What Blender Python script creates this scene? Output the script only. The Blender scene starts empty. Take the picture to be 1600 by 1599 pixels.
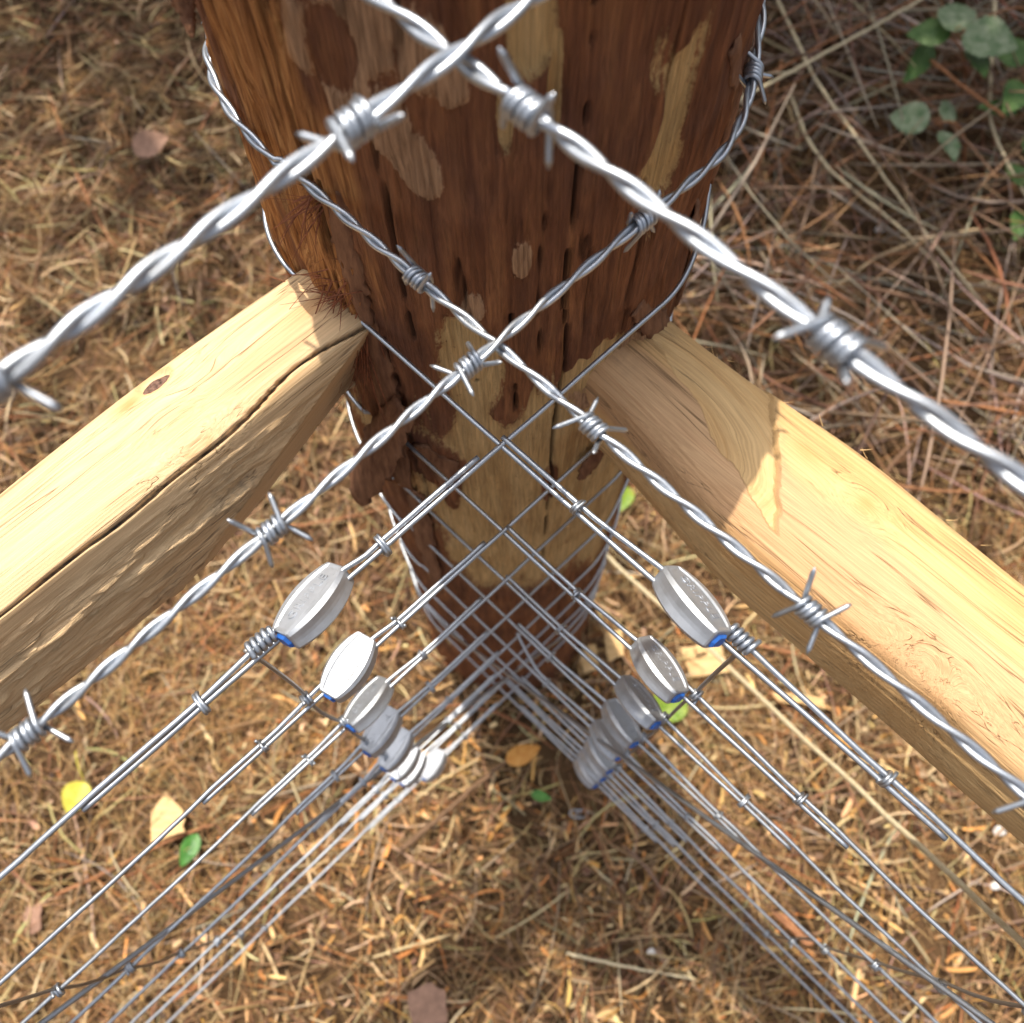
import bpy, math, random
import numpy as np
from mathutils import Matrix, Vector

random.seed(7)
RNG = np.random.default_rng(11)
sc = bpy.context.scene
COL = sc.collection
R_ = math.radians

# ------------------------------------------------------------------ camera
F_PX, PITCH, ROLL = 1414.83, 0.36496, -0.015863
CAM = np.array([0.00913, -0.38331, 1.45])
_d = np.array([0, math.sin(PITCH), -math.cos(PITCH)])
_u0 = np.array([0, math.cos(PITCH), math.sin(PITCH)])
_r0 = np.array([1.0, 0, 0])
_r = math.cos(ROLL) * _r0 + math.sin(ROLL) * _u0
_u = -math.sin(ROLL) * _r0 + math.cos(ROLL) * _u0
cd = bpy.data.cameras.new('camera')
cam = bpy.data.objects.new('camera', cd)
COL.objects.link(cam)
cam.matrix_world = Matrix(((_r[0], _u[0], -_d[0], CAM[0]), (_r[1], _u[1], -_d[1], CAM[1]),
                           (_r[2], _u[2], -_d[2], CAM[2]), (0, 0, 0, 1)))
cd.sensor_width = 36
cd.lens = F_PX / 1600 * 36
cd.clip_start, cd.clip_end = 0.01, 200
cd.dof.use_dof = True
cd.dof.focus_distance = 0.47
cd.dof.aperture_fstop = 8.5
sc.camera = cam

# ------------------------------------------------------------------ sky, sun, exposure
SUN_EL = R_(70)
SUN_H = np.array([-0.38, 0.925])                 # horizontal direction towards the sun
w = bpy.data.worlds.new('World')
sc.world = w
w.use_nodes = True
nt = w.node_tree
bg = nt.nodes['Background']
sky = nt.nodes.new('ShaderNodeTexSky')
sky.sky_type = 'NISHITA'
sky.sun_disc = False
sky.sun_elevation = SUN_EL
sky.sun_rotation = math.atan2(SUN_H[0], SUN_H[1])
sky.air_density = 0.7
sky.dust_density = 5.0
sky.ozone_density = 0.6
hs = nt.nodes.new('ShaderNodeHueSaturation')            # thin bright haze: paler sky all round
hs.inputs['Saturation'].default_value = 0.32
nt.links.new(sky.outputs[0], hs.inputs['Color'])
nt.links.new(hs.outputs[0], bg.inputs[0])
bg.inputs[1].default_value = 0.15
sd = bpy.data.lights.new('sun', 'SUN')
sd.energy = 3.5
sd.angle = R_(0.55)
sd.color = (1.0, 0.90, 0.75)
sun = bpy.data.objects.new('sun', sd)
COL.objects.link(sun)
sv = Vector((SUN_H[0] * math.cos(SUN_EL), SUN_H[1] * math.cos(SUN_EL), math.sin(SUN_EL)))
sun.rotation_euler = sv.to_track_quat('Z', 'Y').to_euler()
sc.view_settings.view_transform = 'Standard'
sc.view_settings.look = 'None'
sc.view_settings.gamma = 1
sc.view_settings.exposure = 0.66


# ------------------------------------------------------------------ pixels to places
def ray(x, y):
    return _d * F_PX + _r * (x - 800) - _u * (y - 800)


def on_z(x, y, z=0.0):
    v = ray(x, y)
    return CAM + v * ((z - CAM[2]) / v[2])


def on_post(x, y, R=0.127):
    v = ray(x, y)
    a = v[0] ** 2 + v[1] ** 2
    b = 2 * (CAM[0] * v[0] + CAM[1] * v[1])
    c = CAM[0] ** 2 + CAM[1] ** 2 - R * R
    D = max(b * b - 4 * a * c, 0)
    p = CAM + v * ((-b - math.sqrt(D)) / (2 * a))
    return math.atan2(p[1], p[0]), p[2]


A_L, A_R = 0.7516, 0.78661                        # the two fence lines, in plan


def line(side, off):
    if side == 0:
        d = np.array([-math.cos(A_L), -math.sin(A_L), 0]); n = np.array([math.sin(A_L), -math.cos(A_L), 0])
    else:
        d = np.array([math.cos(A_R), -math.sin(A_R), 0]); n = np.array([-math.sin(A_R), -math.cos(A_R), 0])
    return n * off, d, n


def on_line_plane(side, off, x, y):
    o, d, n = line(side, off)
    v = ray(x, y)
    X = CAM + v * ((n @ (o - CAM)) / (n @ v))
    return (X - o) @ d, X[2]


# ------------------------------------------------------------------ helpers
def link_mesh(name, V, faces, mat, parent=None, smooth=True, attrs=None):
    """V world coordinates; faces int array (n,3|4) or list of lists"""
    V = np.asarray(V, float)
    if parent is not None:
        M = np.array(world_of(parent).inverted())
        V = V @ M[:3, :3].T + M[:3, 3]
    me = bpy.data.meshes.new(name)
    if isinstance(faces, np.ndarray):
        k = faces.shape[1]
        me.vertices.add(len(V)); me.vertices.foreach_set('co', V.astype(np.float32).ravel())
        me.loops.add(faces.size); me.loops.foreach_set('vertex_index', faces.astype(np.int32).ravel())
        me.polygons.add(len(faces))
        me.polygons.foreach_set('loop_start', np.arange(0, faces.size, k, dtype=np.int32))
        me.update(calc_edges=True)
    else:
        me.from_pydata(V.tolist(), [], faces)
        me.update()
    me.polygons.foreach_set('use_smooth', np.full(len(me.polygons), smooth))
    for nm, (typ, arr) in (attrs or {}).items():
        a = me.attributes.new(nm, typ, 'POINT')
        arr = np.asarray(arr, np.float32)
        a.data.foreach_set({'FLOAT': 'value', 'FLOAT_VECTOR': 'vector', 'FLOAT_COLOR': 'color'}[typ], arr.ravel())
    me.materials.append(mat)
    o = bpy.data.objects.new(name, me)
    COL.objects.link(o)
    if parent is not None:
        o.parent = parent
    return o


def world_of(o):
    m = o.matrix_basis
    return world_of(o.parent) @ m if o.parent else m


def tag(o, label, cat, group=None, kind=None):
    o['label'] = label
    o['category'] = cat
    if group:
        o['group'] = group
    if kind:
        o['kind'] = kind
    return o


def thing(name, label, cat, loc=(0, 0, 0), group=None):
    o = bpy.data.objects.new(name, None)
    o.empty_display_size = 0.05
    COL.objects.link(o)
    o.location = loc
    o.matrix_basis = Matrix.Translation(Vector(loc))
    return tag(o, label, cat, group)


def copy_part(src, parent, matrix=None):
    c = src.copy()
    COL.objects.link(c)
    c.parent = parent
    if matrix is not None:
        c.matrix_basis = world_of(parent).inverted() @ matrix
    return c


def tube(P, r, k=8, caps=True, v0=0):
    P = np.asarray(P, float)
    n = len(P)
    r = np.broadcast_to(np.asarray(r, float), (n,))
    T = np.gradient(P, axis=0)
    T /= np.linalg.norm(T, axis=1)[:, None] + 1e-12
    N = np.zeros_like(P)
    a = np.array([0, 0, 1.0]) if abs(T[0][2]) < 0.9 else np.array([1.0, 0, 0])
    N[0] = np.cross(T[0], a); N[0] /= np.linalg.norm(N[0])
    for i in range(1, n):
        v = N[i - 1] - T[i] * (N[i - 1] @ T[i])
        N[i] = v / (np.linalg.norm(v) + 1e-12)
    B = np.cross(T, N)
    th = np.arange(k) * 2 * math.pi / k
    V = P[:, None] + r[:, None, None] * (np.cos(th)[None, :, None] * N[:, None] + np.sin(th)[None, :, None] * B[:, None])
    V = V.reshape(-1, 3)
    i = np.arange(n - 1)[:, None] * k
    j = np.arange(k)[None]
    jn = (j + 1) % k
    Q = np.stack([i + j, i + jn, i + k + jn, i + k + j], -1).reshape(-1, 4)
    if caps:
        V = np.vstack([V, P[0], P[-1]])
        a0, a1 = n * k, n * k + 1
        jj = np.arange(k); jm = (jj + 1) % k
        Q = np.vstack([Q, np.stack([np.full(k, a0), jm, jj, jj], -1), np.stack([np.full(k, a1), (n - 1) * k + jj, (n - 1) * k + jm, (n - 1) * k + jm], -1)])
    return V, Q + v0


def fix_degenerate(Q):
    return [list(dict.fromkeys(q)) for q in Q.tolist()]


def tube_obj(name, P, r, mat, parent=None, k=8):
    V, Q = tube(P, r, k)
    return link_mesh(name, V, fix_degenerate(Q), mat, parent)


def tubes_obj(name, list_of, mat, parent=None):
    VV, QQ, n = [], [], 0
    for P, r, k in list_of:
        V, Q = tube(P, r, k, v0=n)
        VV.append(V); QQ.append(Q); n += len(V)
    return link_mesh(name, np.vstack(VV), fix_degenerate(np.vstack(QQ)), mat, parent)


_tabs = {}


def vnoise(u, v, seed=0, pu=256):
    if seed not in _tabs:
        _tabs[seed] = np.random.default_rng(seed + 100).random((256, 256))
    T = _tabs[seed]
    iu = np.floor(u).astype(int); iv = np.floor(v).astype(int)
    fu = u - iu; fv = v - iv
    fu = fu * fu * (3 - 2 * fu); fv = fv * fv * (3 - 2 * fv)
    a = T[iu % pu % 256, iv % 256]; b = T[(iu + 1) % pu % 256, iv % 256]
    c = T[iu % pu % 256, (iv + 1) % 256]; d = T[(iu + 1) % pu % 256, (iv + 1) % 256]
    return (a * (1 - fu) + b * fu) * (1 - fv) + (c * (1 - fu) + d * fu) * fv


def fbm(u, v, seed=0, pu=256, octv=4, gain=0.5):
    s, a, t = 0, 1.0, 0
    for k in range(octv):
        s = s + a * vnoise(u * 2 ** k, v * 2 ** k, seed + k, min(pu * 2 ** k, 256) if pu < 256 else 256)
        t += a
        a *= gain
    return s / t


def sstep(a, b, x):
    t = np.clip((x - a) / (b - a), 0, 1)
    return t * t * (3 - 2 * t)


# ------------------------------------------------------------------ materials
def new_mat(name, rough=0.6, metal=0.0, spec=0.5):
    m = bpy.data.materials.new(name)
    m.use_nodes = True
    b = m.node_tree.nodes['Principled BSDF']
    b.inputs['Roughness'].default_value = rough
    b.inputs['Metallic'].default_value = metal
    b.inputs['Specular IOR Level'].default_value = spec
    return m, m.node_tree, b


def N(t, typ, **kw):
    n = t.nodes.new(typ)
    for k, v in kw.items():
        if k.startswith('i_'):
            n.inputs[k[2:].replace('_', ' ')].default_value = v
        else:
            setattr(n, k, v)
    return n


def ramp(t, fac, stops, interp='LINEAR'):
    r = t.nodes.new('ShaderNodeValToRGB')
    r.color_ramp.interpolation = interp
    e = r.color_ramp.elements
    while len(e) < len(stops):
        e.new(0.5)
    for i, (p, c) in enumerate(stops):
        e[i].position = p
        e[i].color = (*c, 1) if len(c) == 3 else c
    t.links.new(fac, r.inputs[0])
    return r.outputs[0]


def mixc(t, fac, a, b, mode='MIX'):
    m = t.nodes.new('ShaderNodeMix')
    m.data_type = 'RGBA'
    m.blend_type = mode
    for s, v in ((0, fac), (6, a), (7, b)):
        if hasattr(v, 'is_output') or hasattr(v, 'links'):
            t.links.new(v, m.inputs[s])
        else:
            m.inputs[s].default_value = v if s == 0 else (*v, 1)
    return m.outputs[2]


def mapped(t, src, scale, loc=(0, 0, 0)):
    mp = t.nodes.new('ShaderNodeMapping')
    mp.inputs['Scale'].default_value = scale
    mp.inputs['Location'].default_value = loc
    t.links.new(src, mp.inputs[0])
    return mp.outputs[0]


def noise(t, vec, scale=1.0, detail=4, rough=0.55, dist=0.0):
    n = t.nodes.new('ShaderNodeTexNoise')
    n.inputs['Scale'].default_value = scale
    n.inputs['Detail'].default_value = detail
    n.inputs['Roughness'].default_value = rough
    n.inputs['Distortion'].default_value = dist
    t.links.new(vec, n.inputs['Vector'])
    return n.outputs['Fac']


def math_n(t, op, a, b=None, c=None):
    m = t.nodes.new('ShaderNodeMath')
    m.operation = op
    for i, v in enumerate((a, b, c)):
        if v is None:
            continue
        if isinstance(v, (int, float)):
            m.inputs[i].default_value = v
        else:
            t.links.new(v, m.inputs[i])
    return m.outputs[0]


def bump(t, b, h, strength=0.4, dist=0.002):
    n = t.nodes.new('ShaderNodeBump')
    n.inputs['Strength'].default_value = strength
    n.inputs['Distance'].default_value = dist
    t.links.new(h, n.inputs['Height'])
    t.links.new(n.outputs[0], b.inputs['Normal'])


def attr(t, name, out='Vector'):
    a = t.nodes.new('ShaderNodeAttribute')
    a.attribute_name = name
    return a.outputs[out]


def obj_co(t):
    return t.nodes.new('ShaderNodeTexCoord').outputs['Object']


def geo_pos(t):
    return t.nodes.new('ShaderNodeNewGeometry').outputs['Position']


def metal_mat(name, base, rough, metal, dirt=(0.3, 0.29, 0.27), sc_=600):
    m, t, b = new_mat(name, rough, metal)
    co = obj_co(t)
    n1 = noise(t, mapped(t, co, (sc_, sc_, sc_)), 1, 4, 0.6)
    n2 = noise(t, mapped(t, co, (70, 70, 70)), 1, 3, 0.6)
    f = ramp(t, n2, [(0.45, (0, 0, 0)), (0.75, (1, 1, 1))])
    c = mixc(t, math_n(t, 'MULTIPLY', f, 0.45), base, dirt)
    t.links.new(c, b.inputs['Base Color'])
    rr = math_n(t, 'MULTIPLY_ADD', n1, 0.25, rough - 0.12)
    t.links.new(rr, b.inputs['Roughness'])
    bump(t, b, n1, 0.15, 0.0004)
    return m


M_WIRE = metal_mat('galvanised_wire', (0.43, 0.47, 0.53), 0.40, 0.92)
M_BARB = metal_mat('galvanised_barbed', (0.44, 0.48, 0.54), 0.40, 0.9)
M_STAY = metal_mat('dull_stay_wire', (0.33, 0.31, 0.29), 0.45, 0.8)
M_ZINC = metal_mat('cast_zinc', (0.52, 0.55, 0.60), 0.50, 0.85, dirt=(0.27, 0.28, 0.29), sc_=420)
M_BLUE, _t, _b = new_mat('blue_plastic', 0.4)
_b.inputs['Base Color'].default_value = (0.02, 0.11, 0.42, 1)


def wood_mat(name, pale, mid, dark, cracks, heart=None):
    m, t, b = new_mat(name, 0.62, 0, 0.35)
    g = attr(t, 'grain')
    n_f = noise(t, mapped(t, g, (14, 900, 900)), 1, 5, 0.6, 0.6)       # fine fibre
    n_m = noise(t, mapped(t, g, (4, 190, 190)), 1, 4, 0.6, 0.8)        # growth bands
    n_l = noise(t, mapped(t, g, (5, 26, 26)), 1, 3, 0.55)              # broad patches
    c = ramp(t, n_m, [(0.25, mid), (0.45, pale), (0.62, pale), (0.82, mid)])
    c2 = mixc(t, ramp(t, n_l, [(0.4, (0, 0, 0)), (0.68, (0.75, 0.75, 0.75))]), c, dark)
    if heart:
        hm = attr(t, 'heart', 'Fac')
        c2 = mixc(t, hm, c2, mixc(t, n_m, heart, (heart[0] * 0.72, heart[1] * 0.66, heart[2] * 0.6)))
    c3 = mixc(t, 0.6, c2, mixc(t, ramp(t, n_f, [(0.3, (0, 0, 0)), (0.7, (1, 1, 1))]), (0.58, 0.52, 0.46), (1.08, 1.08, 1.08)), 'MULTIPLY')
    # drying checks along the grain
    n_c = noise(t, mapped(t, g, (3.5, 210, 210)), 1, 3, 0.5, 0.5)
    ck = math_n(t, 'ABSOLUTE', math_n(t, 'SUBTRACT', n_c, 0.5))
    gate = ramp(t, noise(t, mapped(t, g, (7, 90, 90), (3, 1, 2)), 1, 2), [(0.47, (0, 0, 0)), (0.6, (1, 1, 1))])
    ckm = math_n(t, 'MULTIPLY', ramp(t, ck, [(0.0, (1, 1, 1)), (cracks, (0, 0, 0))]), gate)
    c4 = mixc(t, math_n(t, 'MULTIPLY', ckm, 0.75), c3, (0.10, 0.055, 0.025))
    # handling dirt and mould smudges carried by the timber
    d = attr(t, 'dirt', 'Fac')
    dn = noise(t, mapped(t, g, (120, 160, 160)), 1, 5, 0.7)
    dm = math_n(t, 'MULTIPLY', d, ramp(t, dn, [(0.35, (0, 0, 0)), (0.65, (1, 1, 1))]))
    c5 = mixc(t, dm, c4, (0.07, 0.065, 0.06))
    # orange resin
    rs = attr(t, 'resin', 'Fac')
    c6 = mixc(t, rs, c5, (0.50, 0.20, 0.04))
    t.links.new(c6, b.inputs['Base Color'])
    hgt = math_n(t, 'SUBTRACT', math_n(t, 'ADD', math_n(t, 'MULTIPLY', n_f, 0.6), math_n(t, 'MULTIPLY', n_m, 0.4)), math_n(t, 'MULTIPLY', ckm, 1.2))
    rg = attr(t, 'rough', 'Fac')
    sp = noise(t, mapped(t, g, (60, 420, 420)), 1, 5, 0.65, 1.0)
    hgt2 = math_n(t, 'ADD', hgt, math_n(t, 'MULTIPLY', math_n(t, 'MULTIPLY', sp, rg), 3.0))
    bump(t, b, hgt2, 0.55, 0.0016)
    return m


M_RAIL_L = wood_mat('pale_cleft_wood', (0.70, 0.51, 0.30), (0.60, 0.38, 0.18), (0.65, 0.41, 0.21), 0.016)
M_RAIL_R = wood_mat('ochre_cleft_wood', (0.68, 0.46, 0.22), (0.56, 0.33, 0.13), (0.60, 0.34, 0.13), 0.026, (0.66, 0.41, 0.25))


def bark_mat():
    m, t, b = new_mat('post_bark_and_wood', 0.75, 0, 0.25)
    co = geo_pos(t)
    bk = attr(t, 'bark', 'Fac'); fl = attr(t, 'flake', 'Fac'); fb = attr(t, 'fibre', 'Fac'); cr = attr(t, 'crack', 'Fac')
    nf = noise(t, mapped(t, co, (520, 520, 26)), 1, 6, 0.62, 0.5)
    nm = noise(t, mapped(t, co, (110, 110, 9)), 1, 5, 0.6, 0.6)
    nb = noise(t, mapped(t, co, (22, 22, 13)), 1, 4, 0.6)
    nsp = noise(t, mapped(t, co, (300, 300, 220)), 1, 4, 0.7)
    def crisp(field, a1, a2, w_):
        v_ = math_n(t, 'ADD', field, math_n(t, 'ADD', math_n(t, 'MULTIPLY', math_n(t, 'SUBTRACT', nf, 0.5), a1), math_n(t, 'MULTIPLY', math_n(t, 'SUBTRACT', nsp, 0.5), a2)))
        return ramp(t, math_n(t, 'MULTIPLY_ADD', v_, 1 / (2 * w_), 0.5), [(0.0, (0, 0, 0)), (1.0, (1, 1, 1))])
    bk = crisp(bk, 0.5, 0.35, 0.06)
    fl = crisp(fl, 0.5, 0.5, 0.05)
    wood = ramp(t, nm, [(0.25, (0.50, 0.31, 0.13)), (0.5, (0.68, 0.47, 0.22)), (0.8, (0.72, 0.52, 0.27))])
    wood = mixc(t, ramp(t, nb, [(0.5, (0, 0, 0)), (0.75, (0.5, 0.5, 0.5))]), wood, (0.38, 0.21, 0.09))
    wood = mixc(t, ramp(t, nsp, [(0.62, (0, 0, 0)), (0.72, (0.8, 0.8, 0.8))]), wood, (0.22, 0.11, 0.04))
    bark = ramp(t, nm, [(0.25, (0.10, 0.036, 0.017)), (0.5, (0.27, 0.108, 0.048)), (0.78, (0.48, 0.22, 0.092))])
    bark = mixc(t, ramp(t, nb, [(0.4, (0, 0, 0)), (0.7, (0.75, 0.75, 0.75))]), bark, (0.155, 0.068, 0.046))
    flake = ramp(t, nf, [(0.25, (0.30, 0.17, 0.095)), (0.55, (0.46, 0.28, 0.165)), (0.8, (0.54, 0.35, 0.21))])
    fib = ramp(t, nf, [(0.25, (0.18, 0.06, 0.02)), (0.5, (0.48, 0.21, 0.07)), (0.75, (0.64, 0.36, 0.14))])  # orange fibre, its colour brightened to carry sunlight on the left edge
    c = mixc(t, bk, wood, bark)
    c = mixc(t, fl, c, flake)
    c = mixc(t, fb, c, fib)
    c = mixc(t, 0.75, c, mixc(t, ramp(t, nf, [(0.3, (0, 0, 0)), (0.7, (1, 1, 1))]), (0.48, 0.44, 0.40), (1.25, 1.2, 1.15)), 'MULTIPLY')
    c = mixc(t, cr, c, (0.012, 0.007, 0.005))
    t.links.new(c, b.inputs['Base Color'])
    h = math_n(t, 'ADD', math_n(t, 'MULTIPLY', nf, 0.8), math_n(t, 'MULTIPLY', nm, 0.9))
    bump(t, b, h, 0.9, 0.0050)
    return m


M_BARK = bark_mat()


def plain_mat(name, c0, c1, rough=0.7, scale=(60, 60, 60), bstr=0.4, bd=0.001, trans=0.0):
    m, t, b = new_mat(name, rough, 0, 0.3)
    n = noise(t, mapped(t, obj_co(t), scale), 1, 5, 0.6)
    t.links.new(ramp(t, n, [(0.3, c0), (0.7, c1)]), b.inputs['Base Color'])
    bump(t, b, n, bstr, bd)
    if trans:
        b.inputs['Subsurface Weight'].default_value = trans
        b.inputs['Subsurface Radius'].default_value = (0.002, 0.002, 0.001)
    return m


M_FLAP = plain_mat('loose_bark', (0.10, 0.040, 0.022), (0.28, 0.14, 0.075), 0.8, (200, 200, 30), 0.7, 0.002)
M_FIBRE = plain_mat('red_bark_fibre', (0.12, 0.04, 0.02), (0.32, 0.11, 0.05), 0.8, (200, 200, 200))
M_CHIP = plain_mat('wood_chip_tan', (0.52, 0.33, 0.14), (0.68, 0.48, 0.25), 0.7, (30, 260, 90))
M_STICK = plain_mat('dead_stick', (0.10, 0.055, 0.03), (0.22, 0.13, 0.075), 0.8, (150, 150, 40))
M_REDSTICK = plain_mat('red_brown_twig', (0.22, 0.09, 0.04), (0.36, 0.17, 0.08), 0.7, (150, 150, 40))
M_STALK = plain_mat('pale_dry_stalk', (0.52, 0.42, 0.25), (0.68, 0.60, 0.42), 0.5, (300, 300, 25))
M_LEAF_Y = plain_mat('yellow_leaf', (0.40, 0.35, 0.03), (0.55, 0.50, 0.09), 0.5, (80, 80, 80), 0.3, 0.001)
M_LEAF_G = plain_mat('green_leaf', (0.03, 0.12, 0.02), (0.08, 0.22, 0.04), 0.45, (80, 80, 80), 0.3, 0.001)
M_LEAF_YG = plain_mat('yellow_green_leaf', (0.10, 0.20, 0.02), (0.27, 0.33, 0.05), 0.45, (60, 60, 60), 0.3, 0.001)
M_LEAF_O = plain_mat('orange_dead_leaf', (0.42, 0.17, 0.03), (0.55, 0.28, 0.07), 0.6, (80, 80, 80))
M_LEAF_M = plain_mat('dead_brown_leaf', (0.20, 0.115, 0.08), (0.34, 0.20, 0.14), 0.7, (80, 80, 80))
M_BRAMBLE = plain_mat('bramble_leaf', (0.03, 0.085, 0.015), (0.10, 0.17, 0.05), 0.5, (45, 45, 45), 0.6, 0.002)
M_BRAMBLE2 = plain_mat('bramble_leaf_pale', (0.06, 0.12, 0.045), (0.26, 0.30, 0.20), 0.6, (60, 60, 60), 0.6, 0.002)
M_STONE = plain_mat('white_pebble', (0.55, 0.53, 0.52), (0.72, 0.70, 0.68), 0.7, (100, 100, 100))

mg, tg, bgm = new_mat('soil', 0.95, 0, 0.1)
_co = geo_pos(tg)
_n1 = noise(tg, mapped(tg, _co, (9, 9, 9)), 1, 6, 0.65)
_n2 = noise(tg, mapped(tg, _co, (160, 160, 160)), 1, 5, 0.7)
_c = ramp(tg, _n1, [(0.3, (0.030, 0.019, 0.011)), (0.45, (0.10, 0.062, 0.034)), (0.7, (0.19, 0.115, 0.060))])
_c = mixc(tg, 0.6, _c, mixc(tg, _n2, (0.25, 0.25, 0.25), (1.3, 1.2, 1.1)), 'MULTIPLY')
tg.links.new(_c, bgm.inputs['Base Color'])
bump(tg, bgm, _n2, 0.9, 0.01)
M_SOIL = mg

ml, tl, bl = new_mat('dry_litter', 0.65, 0, 0.3)
_lc = attr(tl, 'tint', 'Color')
_n = noise(tl, mapped(tl, geo_pos(tl), (260, 260, 260)), 1, 3, 0.6)
tl.links.new(mixc(tl, 0.45, _lc, mixc(tl, _n, (0.45, 0.43, 0.40), (1.25, 1.22, 1.2)), 'MULTIPLY'), bl.inputs['Base Color'])
M_LITTER = ml

# ------------------------------------------------------------------ ground
gx = np.concatenate([-np.geomspace(40, 1.9, 14), np.linspace(-1.8, 1.8, 181), np.geomspace(1.9, 40, 14)])
GX, GY = np.meshgrid(gx, gx + 0.3, indexing='ij')


def ground_z(x, y):
    return (fbm(x * 3 + 50, y * 3 + 50, 3) - 0.5) * 0.05 + (fbm(x * 14 + 90, y * 14 + 40, 9) - 0.5) * 0.022 - 0.004


V = np.stack([GX, GY, ground_z(GX, GY)], -1).reshape(-1, 3)
n_ = len(gx)
ii, jj = np.meshgrid(np.arange(n_ - 1), np.arange(n_ - 1), indexing='ij')
Q = np.stack([ii * n_ + jj, (ii + 1) * n_ + jj, (ii + 1) * n_ + jj + 1, ii * n_ + jj + 1], -1).reshape(-1, 4)
g = link_mesh('ground', V, Q, M_SOIL)
g['kind'] = 'structure'
g['label'] = 'dark brown soil under dry needle litter'

# ------------------------------------------------------------------ corner post
post = thing('corner_post', 'thick round corner post with peeling brown bark, wires wrapped round it', 'post')
NT, NZ = 460, 600
th = np.arange(NT) / NT * 2 * math.pi
zz = np.linspace(-0.06, 1.278, NZ)
TH, ZZ = np.meshgrid(th, zz, indexing='ij')
tu = TH / (2 * math.pi)
warp1 = (fbm(tu * 24, ZZ * 14, 20, 24) - 0.5)
warp2 = (fbm(tu * 48, ZZ * 20, 30, 48) - 0.5)
fine = (fbm(tu * 190, ZZ * 26, 33, 190, 3) - 0.5)


def blob(px, py, rx, ry, rot=0.0, warp=0.55, grow=0.92):
    """ellipse of about rx x ry photo pixels laid on the post's skin, ragged edge"""
    t0, z0 = on_post(px, py)
    t1, _ = on_post(min(px + rx, 1140), py); t2, _ = on_post(max(px - rx, 330), py)
    _, z1 = on_post(px, py - ry); _, z2 = on_post(px, py + ry)
    rt = max(abs(t1 - t2) / 2, 0.02); rz = abs(z1 - z2) / 2
    dt = (TH - t0 + math.pi) % (2 * math.pi) - math.pi
    dz = ZZ - z0
    dt = dt + rot * dz
    e = np.sqrt((dt / rt) ** 2 + (dz / rz) ** 2) + warp * (warp1 * 1.3 + warp2 * 0.7 + fine * 0.4)
    return np.clip(grow - e, -0.6, 0.6)


bare = np.full_like(TH, -0.6)
for a in [(735, 590, 52, 100), (815, 800, 150, 120), (800, 880, 110, 60), (740, 700, 60, 60), (960, 760, 50, 140), (935, 585, 60, 42), (832, 55, 48, 85),
          (872, 160, 13, 100), (790, 205, 16, 60), (455, 300, 22, 80), (860, 700, 60, 90)]:
    bare = np.maximum(bare, blob(*a))
bare = np.maximum(bare, np.clip((fbm(tu * 14, ZZ * 6, 44, 14) - 0.74) * 5, -0.6, 0.3))
re_bark = np.full_like(TH, -0.6)
for a in [(665, 720, 50, 40), (700, 760, 22, 50), (860, 760, 14, 30), (640, 870, 40, 130), (780, 985, 120, 55), (880, 985, 70, 60)]:
    re_bark = np.maximum(re_bark, blob(*a))
bark_f = np.maximum(-bare, re_bark)                      # >0 where bark stays on
bark = sstep(-0.10, 0.10, bark_f)
flake = np.full_like(TH, -0.6)
for a in [(700, 130, 40, 60), (740, 480, 30, 36), (985, 560, 34, 30), (560, 40, 70, 95), (660, 90, 60, 90), (600, 190, 50, 55), (650, 250, 42, 70, 2.0), (815, 405, 24, 45), (545, 150, 40, 60), (470, 60, 20, 60), (930, 620, 60, 40)]:
    flake = np.maximum(flake, blob(*a, warp=0.75))
dk = np.full_like(TH, -0.6)
for a in [(515, 85, 34, 60), (700, 20, 22, 50)]:
    dk = np.maximum(dk, blob(*a))
flake_f = np.minimum(np.minimum(flake, -dk), bark_f + 0.25)
flake = sstep(-0.08, 0.08, flake_f)
fib = np.full_like(TH, -0.6)
for a in [(400, 130, 55, 180, 0.5), (430, 320, 45, 150, 0.5), (500, 400, 30, 90, 0.5), (350, 20, 40, 100, 0.5)]:
    fib = np.maximum(fib, blob(*a, warp=1.0))
fib = sstep(-0.25, 0.25, fib + (fbm(tu * 90, ZZ * 5, 61, 90) - 0.42) * 1.2)
# cracks run down the grain
crack = np.zeros_like(TH)
for px, py, z_lo, z_hi, wd, tilt in [(560, 470, 0.70, 1.16, 0.010, -0.05), (618, 600, 0.60, 1.02, 0.008, 0.04), (905, 300, 0.75, 1.25, 0.005, 0.0), (880, 600, 0.55, 1.0, 0.006, 0.03),
                                     (600, 300, 0.98, 1.2, 0.005, 0.02), (800, 470, 0.92, 1.1, 0.006, 0.01), (1030, 250, 0.9, 1.3, 0.006, 0.0), (455, 160, 0.8, 1.3, 0.010, 0.1), (730, 450, 0.95, 1.08, 0.004, 0.0)]:
    t0, z0 = on_post(px, py)
    c_t = t0 + tilt * (ZZ - z0) + (fbm(ZZ * 14, ZZ * 0 + px * 0.01, 70) - 0.5) * 0.05
    dt = (TH - c_t + math.pi) % (2 * math.pi) - math.pi
    wz = wd * 1.3 * sstep(z_lo, z_lo + 0.12, ZZ) * (1 - sstep(z_hi - 0.12, z_hi, ZZ)) * (0.5 + fbm(ZZ * 30, ZZ * 0 + px, 71))
    crack = np.maximum(crack, 1 - sstep(0.3, 1.0, np.abs(dt) / (wz + 1e-5)))
gen = fbm(tu * 40, ZZ * 3.0 + 7, 80, 40, 3)
gen = 1 - sstep(0.0, 0.022, np.abs(gen - 0.5))
crack = np.maximum(crack, 0.6 * gen * bark * sstep(0.5, 0.62, fbm(tu * 12, ZZ * 5, 85, 12)))
rad = 0.1228 + 0.004 * (fbm(tu * 5, ZZ * 2.2, 15, 5) - 0.5) * 2 + 0.0035 * bark + 0.0018 * flake + 0.0025 * fib
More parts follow.
